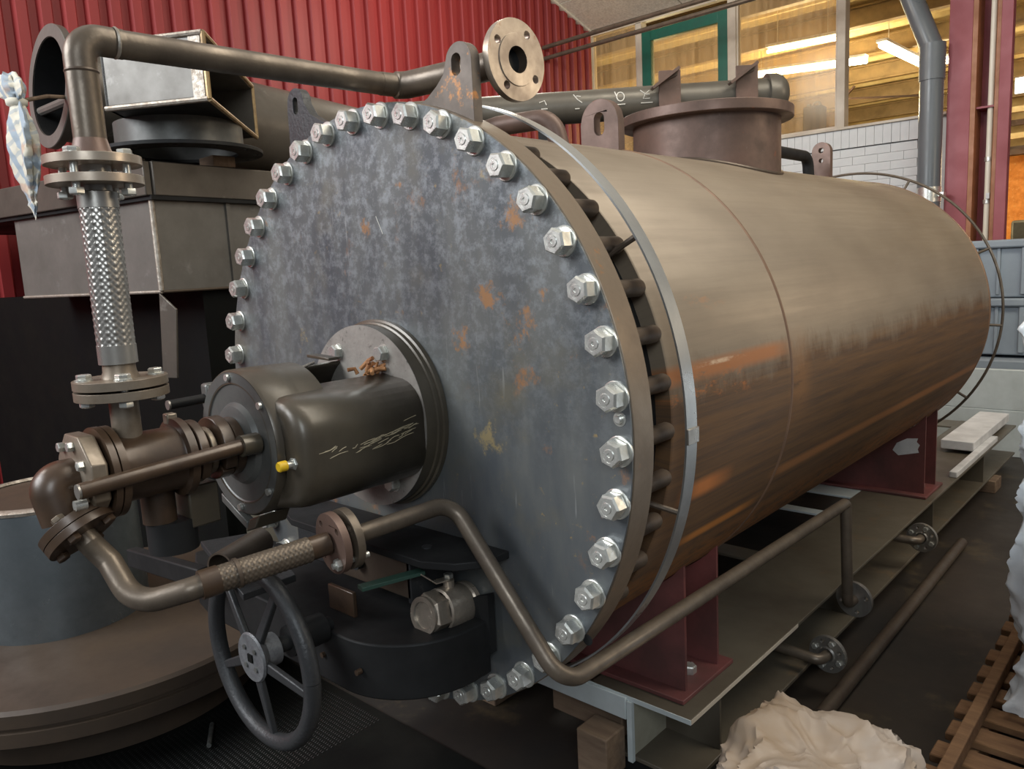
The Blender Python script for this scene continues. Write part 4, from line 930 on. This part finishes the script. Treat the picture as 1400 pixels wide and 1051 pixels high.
for k in range(4):
    a_, b_, d_ = frame(FD); t = 0.5+k*PI/2; q = F1+FD*0.0125+(a_*math.cos(t)+b_*math.sin(t))*0.045
    MB().hexp(q, q+FD*0.010, 0.019).build('bolt', 'pump_brown', hose); MB().hexp(q-FD*0.032, q-FD*0.041, 0.019).build('bolt', 'pump_light', hose)
MB().sweep([F1+FD*0.012, F1+FD*0.03, V((0.082, -0.654, -0.132)), V((0.150, -0.648, -0.192)), V((0.215, -0.585, -0.170)), HB], 0.0195, 24, [0, 0, 0.03, 0.07, 0.03, 0], seg=8).build('bent_pipe', 'steel_pipe', hose)
dH = (HA-HB).normalized()
MB().cyl(HB-dH*0.012, HB+dH*0.018, 0.024, 32).build('ferrule', 'pump_brown', hose)
braid(MB(), HB+dH*0.018, HA-dH*0.012, 0.0225, 13, 0.009, amp=0.0008, n=104).build('braid', 'steel_pipe', hose, angle=70, merge=False)
MB().cyl(HB+dH*0.045, HB+dH*0.051, 0.0255, 32).build('crimp_wire', 'steel_brown', hose)
MB().cyl(HA-dH*0.014, HA+dH*0.024, 0.0205, 32).build('ferrule', 'pump_brown', hose)
PA = V((0.265, -0.343, -0.155)); dP = (V((0.30, -0.09, -0.142))-PA).normalized()
flange_mb(PA, dP, 0.056, 0.014, 0.014, 4, 0.042, 0.0065, 0.75).build('hose_flange', 'nozzle_brown', hose, 0.001)
flange_mb(PA+dP*0.026, dP, 0.056, 0.014, 0.015, 4, 0.042, 0.0065, 0.75).build('pipe_flange', 'steel_pipe', r, 0.001)
a_, b_, d_ = frame(dP); q = PA+(a_*math.cos(0.75-PI/2)+b_*math.sin(0.75-PI/2))*0.042
MB().hexp(q-dP*0.007, q-dP*0.017, 0.019).build('bolt', 'zinc', hose); MB().cyl(q-dP*0.022, q+dP*0.05, 0.0055, 12).build('bolt_shank', 'zinc', hose)
MB().sweep([PA+dP*0.03, V((0.300, -0.085, -0.142)), V((0.568, -0.085, -0.444)), V((0.585, 1.300, -0.462)), V((0.588, 1.318, -0.76))], 0.0168, 24, [0, 0.045, 0.055, 0.012, 0], seg=10).build('pipe', 'steel_pipe', r)
flange_mb((0.592, 1.372, -0.80), (0.12, 1, 0), 0.058, 0.014, 0.014, 4, 0.042, 0.007, 0.3).build('end_flange', 'steel_bright', r, 0.001)
MB().sweep([(0.588, 1.318, -0.75), (0.588, 1.318, -0.80), (0.591, 1.368, -0.80)], 0.0168, 20, 0.026).build('end_elbow', 'steel_brown', r)
# two drain connections sticking out of the skid
for (p, q, lab) in (((0.36, 1.13, -0.905), (0.572, 1.135, -0.918), 'flanged drain pipe poking through the skid web nearest the camera'), ((0.37, 2.12, -0.838), (0.575, 2.125, -0.838), 'flanged drain pipe under the skid edge near the rear saddle')):
    rr = root('drain_connection', p, lab, 'pipe', 'drain connections under the skid')
    p, q = V(p), V(q); d = (q-p).normalized()
    MB().sweep([p, q, q+V((0.004, 0.05, 0))], 0.0165, 20, 0.026).build('pipe', 'steel_pipe', rr)
    fd = V((0.12, 1, 0)).normalized(); q = q+V((0.004, 0.056, 0))
    flange_mb(q, fd, 0.058, 0.012, 0.014, 4, 0.042, 0.007, 0.4).build('flange', 'steel_bright', rr, 0.001)
    MB().lathe(q, -fd, [(0.007, 0.017), (0.012, 0.022), (0.007, 0.026)], 32).build('weld_neck', 'steel_bright', rr)
    for kk in range(4):
        aa, bb, _ = frame(fd); tt = 0.4+PI/4+kk*PI/2; w_ = q+(aa*math.cos(tt)+bb*math.sin(tt))*0.042-fd*0.007
        MB().hexp(w_, w_-fd*0.008, 0.017).build('bolt', 'zinc', rr)

# ---- vertical hose and top pipe
r = root('upper_braided_hose', (XV, YV, 0.14), 'shiny braided steel hose standing upright above the pump', 'hose')
flange_mb((XV, YV, 0.1525), (0, 0, 1), 0.076, 0.018, 0.015, 4, 0.056, 0.008, 0.3).build('lower_flange', 'pump_light', r, 0.001)
MB().cyl((XV, YV, 0.141), (XV, YV, 0.1455), 0.045, 32).build('gasket', 'rubber_black', r)
MB().lathe((XV, YV, 0.159), (0, 0, 1), [(0, 0.032), (0.012, 0.027), (0.03, 0.026)], 40).build('neck', 'pump_light', r)
MB().lathe((XV, YV, 0.185), (0, 0, 1), [(0, 0.026), (0.0, 0.0315), (0.032, 0.0315), (0.032, 0.028)], 48).build('ferrule', 'steel_bright', r)
braid(MB(), (XV, YV, 0.216), (XV, YV, 0.449), 0.0305).build('braid', 'steel_bright', r, angle=70, merge=False)
MB().lathe((XV, YV, 0.448), (0, 0, 1), [(0, 0.028), (0.0, 0.0320), (0.026, 0.0320), (0.028, 0.024), (0.044, 0.024)], 48).build('ferrule', 'steel_bright', r)
flange_mb((XV, YV, 0.4925), (0, 0, 1), 0.075, 0.018, 0.014, 4, 0.056, 0.008, 0.9).build('upper_flange', 'flange_face', r, 0.001)
bolts_on((XV, YV, 0.161), (0, 0, 1), 0.056, 4, 0.3, 0.022, 0.010, 0.048, r)
t_ = root('top_pipe', (XV, YV, 0.52), 'long brown pipe with elbow running over the vessel cover', 'pipe')
flange_mb((XV, YV, 0.5245), (0, 0, 1), 0.075, 0.018, 0.014, 4, 0.056, 0.008, 0.9).build('lower_flange', 'flange_face', t_, 0.001)
MB().cyl((XV, YV, 0.50), (XV, YV, 0.518), 0.026, 32).build('raised_face', 'steel_bright', t_)
bolts_on((XV, YV, 0.5315), (0, 0, 1), 0.056, 4, 0.9, 0.022, 0.010, 0.066, t_)
MB().lathe((XV, YV, 0.531), (0, 0, 1), [(0, 0.036), (0.012, 0.030), (0.03, 0.0255)], 40).build('weld_neck', 'nozzle_brown', t_)
MB().sweep([(XV, YV, 0.555), (XV, YV, 0.722), (0.0, -0.50, 0.722), (0.033, 0.075, 0.722)], 0.0245, 32, [0, 0.052, 0, 0], seg=14, rfun=lambda u: 0.0255-0.002*u).build('pipe', 'steel_pipe', t_)
MB().lathe((XV, YV, 0.668), (0, 0, 1), [(-0.003, 0.0255), (0, 0.0268), (0.003, 0.0255)], 32).build('weld_bead', 'steel_brown', t_)
MB().lathe((0.0025, -0.512, 0.722), (0.05, 1, 0), [(-0.003, 0.0245), (0, 0.0262), (0.003, 0.0245)], 32).build('weld_bead', 'weld', t_)
MB().sweep([(0.030, 0.03, 0.722), (0.040, 0.085, 0.722), (0.29, 0.122, 0.722)], 0.0285, 32, 0.03, seg=10, rfun=lambda u: 0.0245 if u < 0.1 else 0.0285).build('branch_pipe', 'steel_pipe', t_)
TF = V((0.334, 0.128, 0.722)); TD = V((1.0, -0.06, 0.0)).normalized()
MB().cyl(TF-TD*0.06, TF-TD*0.012, 0.029, 32).build('neck', 'black_steel', t_)
flange_mb(TF-TD*0.0, TD, 0.079, 0.0260, 0.016, 4, 0.060, 0.0085, 0.55).build('open_flange', 'flange_face', t_, 0.001)
MB().lathe(TF, TD, [(0.008, 0.0260), (0.0105, 0.0260), (0.0105, 0.050), (0.008, 0.051)], 48).build('raised_face', 'flange_face', t_)
MB().lathe(TF, TD, [(0.0105, 0.0260), (-0.05, 0.0250), (-0.05, 0)], 32).build('bore', 'steel_brown', t_)

# ================================================================== MACHINES AND DUCTS ON THE LEFT
XM0, XM1, YM0, YM1 = -2.80, -1.70, 0.27, 1.9
mc = root('hopper_tank', (-1.70, 0.27, FZ), 'large dark steel tank with thick top flange left of the vessel', 'tank')
MB().mm(XM0, XM1, YM0, YM1, 0.285, 0.66).build('upper_body', 'tank_light', mc)
# flange: upright bar round the top, standing slightly proud
MB().mm(XM0-1.0, XM1+0.02, YM0-0.035, YM0-0.005, 0.655, 0.785).build('flange_bar', 'tank_steel', mc, 0.004)
MB().mm(XM1+0.005, XM1+0.035, YM0-0.005, YM1+0.1, 0.655, 0.785).build('flange_bar', 'tank_steel', mc, 0.004)
MB().mm(XM0-1.0, XM1+0.005, YM0-0.005, YM1+0.1, 0.755, 0.78).build('top_plate', 'tank_steel', mc)
MB().mm(XM0-1.0, XM1+0.03, YM0-0.02, YM1+0.1, 0.64, 0.657).build('flange_foot', 'black_steel', mc)
MB().sweep([(XM1-0.002, YM0-0.002, 0.29), (XM1-0.002, YM0-0.002, 0.65)], 0.011, 10).build('weld_seam', 'weld', mc)
MB().sweep([(XM0, YM0-0.002, 0.285), (XM1, YM0-0.002, 0.285)], 0.007, 8).build('weld_seam', 'weld', mc)
MB().sweep([(XM1+0.002, YM0, 0.285), (XM1+0.002, YM1, 0.285)], 0.006, 8).build('weld_seam', 'steel_brown', mc)
MB().mm(XM1, XM1+0.012, 0.60, 0.62, 0.29, 0.65).build('side_rib', 'tank_light', mc)
MB().mm(XM0-1.0, XM1-0.03, YM0+0.2, YM1, FZ, 0.283).build('lower_body', 'black_paint', mc)
MB().prism([(XM1-0.01, YM0-0.01, 0.28), (XM1+0.075, YM0+0.0, 0.215), (XM1+0.03, YM0+0.0, -0.06), (XM1-0.05, YM0-0.01, -0.06)], (0, 0.008, 0)).build('gusset_fin', 'tank_steel', mc, 0.002)
mc.rotation_euler.z = math.radians(9)
# hopper transition box with round neck, turned about 8 degrees
hp_ = root('transition_box', (-1.8, 0.45, 0.80), 'grey steel transition box with open square end on a round neck', 'duct')
c0, c1, c2 = V((-1.274, 0.322, 0.95)), V((-1.889, 0.858, 0.95)), V((-1.745, 0.04, 0.95))
u = (c1-c0); v_ = (c2-c0); v_ = v_.normalized()*0.41; hz = V((0, 0, 0.222))
un, vn = u.normalized(), v_.normalized(); tk = 0.012
MB().prism([c0, c1, c1+v_, c0+v_], (0, 0, tk)).build('bottom_plate', 'black_steel', hp_)
MB().prism([c0+hz, c1+hz, c1+v_+hz, c0+v_+hz], (0, 0, -tk)).build('top_plate', 'tank_light', hp_)
MB().prism([c0, c0+v_, c0+v_+hz, c0+hz], un*tk).build('front_plate', 'tank_light', hp_)
MB().prism([c1, c1+v_, c1+v_+hz, c1+hz], -un*tk).build('rear_plate', 'tank_light', hp_)
MB().prism([c0+v_, c1+v_, c1+v_+hz, c0+v_+hz], -vn*tk).build('end_plate', 'black_steel', hp_)
# welded bright edges round the mouth
for (p, q) in ((c0, c1), (c0+hz, c1+hz), (c0, c0+hz), (c1, c1+hz)):
    MB().sweep([p-vn*0.003, q-vn*0.003], 0.0095, 8).build('mouth_edge', 'brass_edge', hp_)
for (p, q) in ((c0, c0+v_), (c0+hz, c0+v_+hz)):
    MB().sweep([p-un*0.002, q-un*0.002], 0.010, 8).build('weld_seam', 'weld', hp_)
MB().prism([c0-un*0.004+vn*0.01, c0-un*0.004+vn*0.055, c0-un*0.004+vn*0.055+hz, c0-un*0.004+vn*0.01+hz], un*0.004).build('weld_strip', 'weld', hp_)
HC2 = (c0+c1)/2+v_*0.62
MB().cyl(V((HC2.x, HC2.y, 0.845)), V((HC2.x, HC2.y, 0.95)), 0.245, 72, cap=False).build('neck', 'motor_grey', hp_)
mbf = flange_mb((HC2.x, HC2.y, 0.84), (0, 0, 1), 0.32, 0.22, 0.014, 12, 0.29, 0.010); mbf.build('neck_flange', 'black_steel', hp_, 0.001)
for i, (x, y) in enumerate(((-1.78, 0.60), (-2.0, 0.32), (-2.1, 0.68))):
    tb(x-0.06, x+0.06, y-0.05, y+0.05, 0.786, 0.832, ['small timber block under the neck flange nearest the vessel', 'small timber block under the neck flange at its front', 'small timber block under the neck flange at its rear'][i], 'timber', 'timber_block', 'timber', 'blocks under the neck flange')
# round duct with wide flange
DX = -2.45
du = root('round_duct', (DX, 1.4, 0.80), 'dark round steel duct with wide end flange behind the box', 'duct')
dd_ = V((0.0, 1.0, -0.085)).normalized(); D0 = V((DX, 0.211, 1.191))
MB().lathe(D0, dd_, [(0, 0.206), (0, 0.261), (0.03, 0.261), (0.032, 0.222), (2.3, 0.222)], 96).build('duct_wall', 'tank_steel', du)
MB().lathe(D0, dd_, [(0.0, 0.206), (2.3, 0.206)], 96).build('duct_lining', 'black_steel', du)
MB().lathe(D0, dd_, [(-0.004, 0.208), (-0.004, 0.259), (0.0, 0.261)], 96).build('flange_face', 'tank_light', du)
for y in (0.9, 1.7): MB().mm(DX-0.15, DX+0.15, y, y+0.04, 0.782, 0.95).build('cradle', 'tank_steel', du)
MB().cyl((DX-0.22, 0.40, 0.90), (DX-0.22, 1.6, 0.90), 0.10, 40).build('side_pipe', 'tank_steel', du)
MB().sweep([(DX-0.20, 0.23, 1.12), (DX+0.20, 0.23, 1.11)], 0.02, 10).build('cross_stay', 'tank_light', du)
# checked cloth tied to the flange
cl = MB(); N1, N2 = 26, 60; vs = []; uvs = []
def clothpt(u_, t):
    # gathered cloth: knot at t=0.28, flared bundle above, long hanging bag below tapering to a tip
    if t < 0.25: rad = 0.085*math.sin(PI*(0.25+t/0.25*0.6)) ; z = 1.335-0.50*t; cx = -0.055*(1-t/0.25)
    else:
        k = (t-0.25)/0.75; rad = 0.030+0.078*math.sin(PI*min(k*1.15, 1))**0.8*(1-0.35*k) if k < 0.86 else 0.030+0.03*(1-k)/0.14
        rad = max(rad*(1-k**5), 0.003); z = 1.21-0.50*k; cx = 0.012*k*3
    a = 2*PI*u_
    fold = 1+0.20*math.sin(a*5+t*7)+0.10*math.sin(a*11+t*15)
    return V((-2.21+(cx+rad*fold*math.cos(a)*0.95)*1.12, 0.0+rad*fold*math.sin(a)*0.45, 1.060+(z-1.21)*0.92))
for j in range(N2+1):
    for i in range(N1): vs.append(clothpt(i/N1, j/N2) + V((0.004*math.sin(j*1.3+i), 0, 0.004*math.cos(i*1.7+j*0.8))))
cl.add(vs, [(j*N1+i, j*N1+(i+1) % N1, (j+1)*N1+(i+1) % N1, (j+1)*N1+i) for j in range(N2) for i in range(N1)])
me = cl.mesh('cloth', 80)
uvl = me.uv_layers.new(name='UVMap')
for lp_ in me.loops:
    co = me.vertices[lp_.vertex_index].co; uvl.data[lp_.index].uv = ((co.x+co.z*0.55)*3.4, (co.z-co.x*0.5)*3.4)
o = link('checked_cloth', me, 'checked_cloth'); tag(o, 'checked blue and cream cloth hanging from the duct flange', 'cloth')
kn = MB().lathe((-2.205, 0.0, 1.060), (0, 0, 1), [(-0.02, 0.02), (-0.012, 0.038), (0.008, 0.04), (0.02, 0.02)], 16); me = kn.mesh('knot', 80)
q = link('knot', me, 'checked_cloth', o)
q = MB().sweep([(-2.20, 0.01, 1.065), (-2.22, 0.12, 1.10), (-2.26, 0.20, 1.113)], 0.008, 8).build('tied_strip', 'timber', o)
# low round cover with drum lying in front of the tank
dk = root('round_cover', (-1.39, -0.19, FZ), 'wide low brown round steel cover lying on the floor', 'cover')
MB().lathe((-1.39, -0.19, FZ), (0, 0, 1), [(0.014, 0), (0.014, 0.50), (0.15, 0.50), (0.155, 0.645), (0.16, 0.650), (0.20, 0.650), (0.203, 0.641), (0.212, 0.641), (0.215, 0.650), (0.252, 0.650), (0.262, 0.640), (0.265, 0.60), (0.265, 0.0)], 128).build('cover_body', 'disc_brown', dk)
dr = root('steel_drum', (-1.50, -0.28, -0.80), 'blue-grey steel drum standing on the round brown cover', 'drum')
MB().lathe((-1.50, -0.28, -0.785), (0, 0, 1), [(0, 0.265), (0.405, 0.26), (0.415, 0.258)], 96).build('drum_wall', 'drum_blue', dr)
MB().lathe((-1.50, -0.28, -0.372), (0, 0, 1), [(0, 0.25), (0.002, 0.262), (0.012, 0.264), (0.018, 0.256), (0.02, 0.24), (0.012, 0.235)], 96).build('drum_rim', 'weld', dr)
MB().lathe((-1.50, -0.28, -0.363), (0, 0, 1), [(0, 0.252), (0.0, 0.0)], 64).build('drum_lid', 'disc_brown', dr)
# perforated anti-slip plate on the floor
pf = root('perforated_plate', (-0.75, -0.25, FZ), 'black perforated floor plate beside the round cover', 'floor plate')
MB().mm(-1.35, 0.05, -0.75, 0.25, FZ, FZ+0.012).build('backing', 'black_paint', pf)
mb = MB()
for i in range(95):
    for j in range(62):
        x = -1.28+i*0.0095; y = -0.72+j*0.0155
        if x < -0.42 and y < 0.22 and (x+1.39)**2+(y+0.19)**2 > 0.27:
            mb.add([(x, y, FZ+0.0125), (x+0.005, y+0.001, FZ+0.0125), (x+0.0025, y+0.008, FZ+0.016)], [(0, 1, 2)])
o = mb.build('knurling', 'mat_edge', pf, merge=False); o['kind'] = 'stuff'
o = MB().sweep([(-0.80, -0.13, FZ+0.026), (-0.70, -0.19, FZ+0.026)], 0.007, 8).build('metal_rod', 'zinc_dark'); tag(o, 'short thin metal rod lying near the perforated plate', 'rod')
o = MB().mm(-1.70, -0.95, 0.515, 0.53, FZ, -0.52).build('guard_sheet', 'olive_sheet', None, 0.003); tag(o, 'plain olive sheet panel behind the pump and round cover', 'panel')
gb = root('cross_beam', (-1.3, 0.49, FZ), 'dark horizontal beam on legs behind the round cover', 'beam')
MB().mm(-1.70, -0.95, 0.475, 0.51, -0.84, -0.79).build('rail', 'hub_grey', gb, 0.004)
for x in (-1.66, -1.02): MB().mm(x, x+0.05, 0.48, 0.51, FZ, -0.84).build('leg', 'black_steel', gb, 0.003)

# ---- horizontal cylinder with bracket plates behind the vessel
A, B = V((-1.296, 2.059, 1.098)), V((-0.38, 2.905, 1.118)); dA = (B-A).normalized()
hc = root('horizontal_cylinder', (A+B)/2-V((0, 0, 0.2)), 'long olive-brown cylinder with chalk marks beyond the big nozzle', 'cylinder')
MB().cyl(A-dA*0.6, B-dA*0.02, 0.080, 56).build('barrel', 'cylinder_olive', hc)
MB().lathe(B-dA*0.02, dA, [(0, 0.080), (0.0, 0.100), (0.05, 0.100), (0.075, 0.09), (0.10, 0.065), (0.115, 0.03), (0.118, 0)], 48).build('domed_end', 'cylinder_olive', hc)
side = dA.cross(V((0, 0, 1))).normalized()
def on(px_t, off, z): return A+dA*px_t+side*off+V((0, 0, z))
Lc = (B-A).length
for t in (0.575, 0.885):
    q = A+(B-A)*t+side*0.083
    MB().prism([q-dA*0.055+V((0, 0, -0.06)), q+dA*0.055+V((0, 0, -0.06)), q+dA*0.055+V((0, 0, 0.130)), q-dA*0.055+V((0, 0, 0.130))], side*0.012).build('bracket_plate', 'nozzle_brown', hc, 0.002)
    g = q+side*0.014
    MB().prism([g-dA*0.10+V((0, 0, 0.045)), g+dA*0.035+V((0, 0, 0.135)), g+dA*0.035+V((0, 0, 0.10))], side*0.008).build('gusset', 'steel_brown', hc, 0.001)
    MB().prism([g-dA*0.10+V((0, 0, 0.045)), g-dA*0.09+V((0, 0, 0.035)), g+dA*0.045+V((0, 0, 0.125)), g+dA*0.035+V((0, 0, 0.137))], side*0.05).build('gusset_edge', 'nozzle_brown', hc, 0.001)
for (t, rr) in ((0.1, 0.05), (0.62, 0.04)):
    q = A+(B-A)*t; MB().mm(q.x-0.05, q.x+0.05, q.y-0.05, q.y+0.05, FZ if t < 0.3 else 0.3, q.z-0.08).build('stand', 'black_steel', hc)
MB().mm(-1.55, -0.70, 2.0, 2.9, FZ, 0.3).build('pedestal', 'black_steel', hc)
# chalk characters on the cylinder: O and a turned M, with bars
def glyph(strokes, t, z0, s_, nm):
    mb = MB()
    for P in strokes:
        pts = []
        for (x, y) in P:
            zz = z0+y*s_; off = math.sqrt(max(0.080**2-zz**2, 0))+0.0015
            pts.append(A+(B-A)*t+dA*(x*s_)+side*off+V((0, 0, zz)))
        mb.sweep(pts, 0.0028, 6)
    o = mb.build(nm, 'chalk', hc, merge=False); return o
oo = [(0.5+0.42*math.cos(2*PI*i/18), 0.5+0.5*math.sin(2*PI*i/18)) for i in range(19)]
glyph([oo, [(0.1, -0.35), (1.0, -0.35)], [(-0.1, 1.1), (0.05, 0.6)]], 0.36, 0.0, 0.045, 'chalk_mark')
glyph([[(0, 1.1), (0.5, 0.62), (1.0, 1.0)], [(0.5, 0.62), (0.25, 0.1), (1.0, 0.1)], [(0.0, -0.35), (1.3, -0.35)], [(0.55, 0.55), (1.0, 0.55)]], 0.46, 0.0, 0.045, 'chalk_mark')
glyph([[(0, 1.1), (0.4, 0.5), (0.9, 0.1)], [(0.3, 0.9), (0.8, 0.8)], [(0.1, -0.5), (0.6, -0.5)]], 0.19, 0.0, 0.045, 'chalk_mark')
glyph([[(0, 0.4), (0.6, 0.6), (0.8, 0.1)], [(0.2, -0.3), (0.9, -0.3)]], 0.05, 0.0, 0.045, 'chalk_mark')

# ================================================================== FOREGROUND RIGHT
# crumpled paper bag
def blob(name, c, rx, ry, rz, amp, m, seed, lab, cat, n=(96, 56), top=None, sharp=0.0):
    vs = []; NU, NV = n
    for j in range(NV+1):
        ph = PI*j/NV
        for i in range(NU):
            th = 2*PI*i/NU; d = V((math.cos(th)*math.sin(ph), math.sin(th)*math.sin(ph), math.cos(ph)))
            q = d*3.0+V((seed, seed*2, 0))
            rdg = 1-abs(noise.noise(q*1.1)); rdg2 = 1-abs(noise.noise(q*2.6+V((9, 0, 0)))); rdg3 = 1-abs(noise.noise(q*5.5))
            k = 1+amp*(noise.noise(q*0.7)*1.1+((1-abs(noise.noise(q*1.0+V((4, 1, 0)))))**4)*0.42+((1-abs(noise.noise(q*2.3)))**6)*0.16-0.25)
            e = 0.75
            p = V((math.copysign(abs(d.x)**e, d.x)*rx, math.copysign(abs(d.y)**e, d.y)*ry, math.copysign(abs(d.z)**e, d.z)*rz))*k
            vs.append(V(c)+p)
    mb = MB().add(vs, [(j*NU+i, j*NU+(i+1) % NU, (j+1)*NU+(i+1) % NU, (j+1)*NU+i) for j in range(NV) for i in range(NU)])
    o = mb.build(name, m, None, angle=50); return tag(o, lab, cat)
blob('paper_bag', (0.845, 0.42, -0.885), 0.245, 0.235, 0.165, 0.26, 'bag_paper', 3.1, 'crumpled cream paper bag on the floor beside the skid', 'bag', n=(160, 90))
# pallet: boards across, stringers along
pl_ = root('wooden_pallet', (1.4, 1.4, FZ), 'wooden pallet with protruding deck board ends at the right', 'pallet')
bd = MB().box((0, 0, 0), (0.9, 0.075, 0.022)).mesh('deck_board'); bd.materials.append(MATS['pallet_wood'])
for i in range(11):
    o = bpy.data.objects.new('deck_board', bd); C.objects.link(o); o.parent = pl_; o.matrix_parent_inverse = ROOTINV[pl_.name]
    o.location = (1.40+random.uniform(-0.004, 0.004), 0.78+i*0.118, -0.935); 
    md = o.modifiers.new('bevel', 'BEVEL'); md.width = 0.003
for x in (0.985, 1.4, 1.8): MB().mm(x, x+0.045, 0.74, 2.0, FZ, -0.947).build('stringer', 'pallet_wood', pl_, 0.003)
MB().mm(0.99, 1.02, 0.74, 2.0, -0.923, -0.88).build('edge_board', 'pallet_wood', pl_, 0.003)
# wrapped load: box plus white film with folds
ld = root('wrapped_load', (1.5, 1.5, -0.92), 'tall load wrapped in crinkled white plastic film on the pallet', 'wrapped load')
vs = []; NU, NV = 150, 150
for j in range(NV+1):
    f = j/NV; z = -0.90+f*1.02
    for i in range(NU+1):
        g = i/NU
        # path: along the left side then round the near corner and over the front
        x = 1.90-(1.90-1.15)*min(g/0.55, 1.0); y = 1.22+0.78*max((g-0.55)/0.45, 0)
        top = max(0, (f-0.80)/0.2)
        bul = 0.05
        q = V((g*9, f*3.2, 1.7)); w1 = (1-abs(noise.noise(q))) * 0.028; w2 = ((1-abs(noise.noise(V((g*16+f*3, f*4+g*9, 5)))))**3)*0.022+((1-abs(noise.noise(V((g*30-f*5, f*9+g*9, 2)))))**3)*0.012
        off = bul+w1+w2-0.03*(f < 0.30)*(1-abs(f-0.15)/0.15)
        cx = 1.15-0.03*top
        x = max(x, cx) - off*(1 if g > 0.4 else g/0.4)
        y = y - off*(1 if g < 0.6 else 0.3)
        vs.append(V((x, y+0.05*top, z)))
mb = MB().add(vs, [(j*(NU+1)+i, j*(NU+1)+i+1, (j+1)*(NU+1)+i+1, (j+1)*(NU+1)+i) for j in range(NV) for i in range(NU)])
mb.build('film', 'wrap_white', ld, angle=60)
MB().mm(1.2, 1.84, 1.28, 1.95, -0.92, 0.0).build('carton', 'box_pale', ld, 0.01)
lb = root('pale_carton', (1.4, 0.95, -0.92), 'pale blue-white carton standing before the wrapped load', 'carton')
MB().mm(1.175, 1.75, 0.82, 1.05, -0.922, -0.32).build('carton', 'box_pale', lb, 0.01)

# ------------------------------------------------------------------ lift everything so that the floor lies at z = 0
for o in bpy.data.objects:
    if o.parent is None and o.type in {'MESH', 'EMPTY'}:
        o.location.z += H
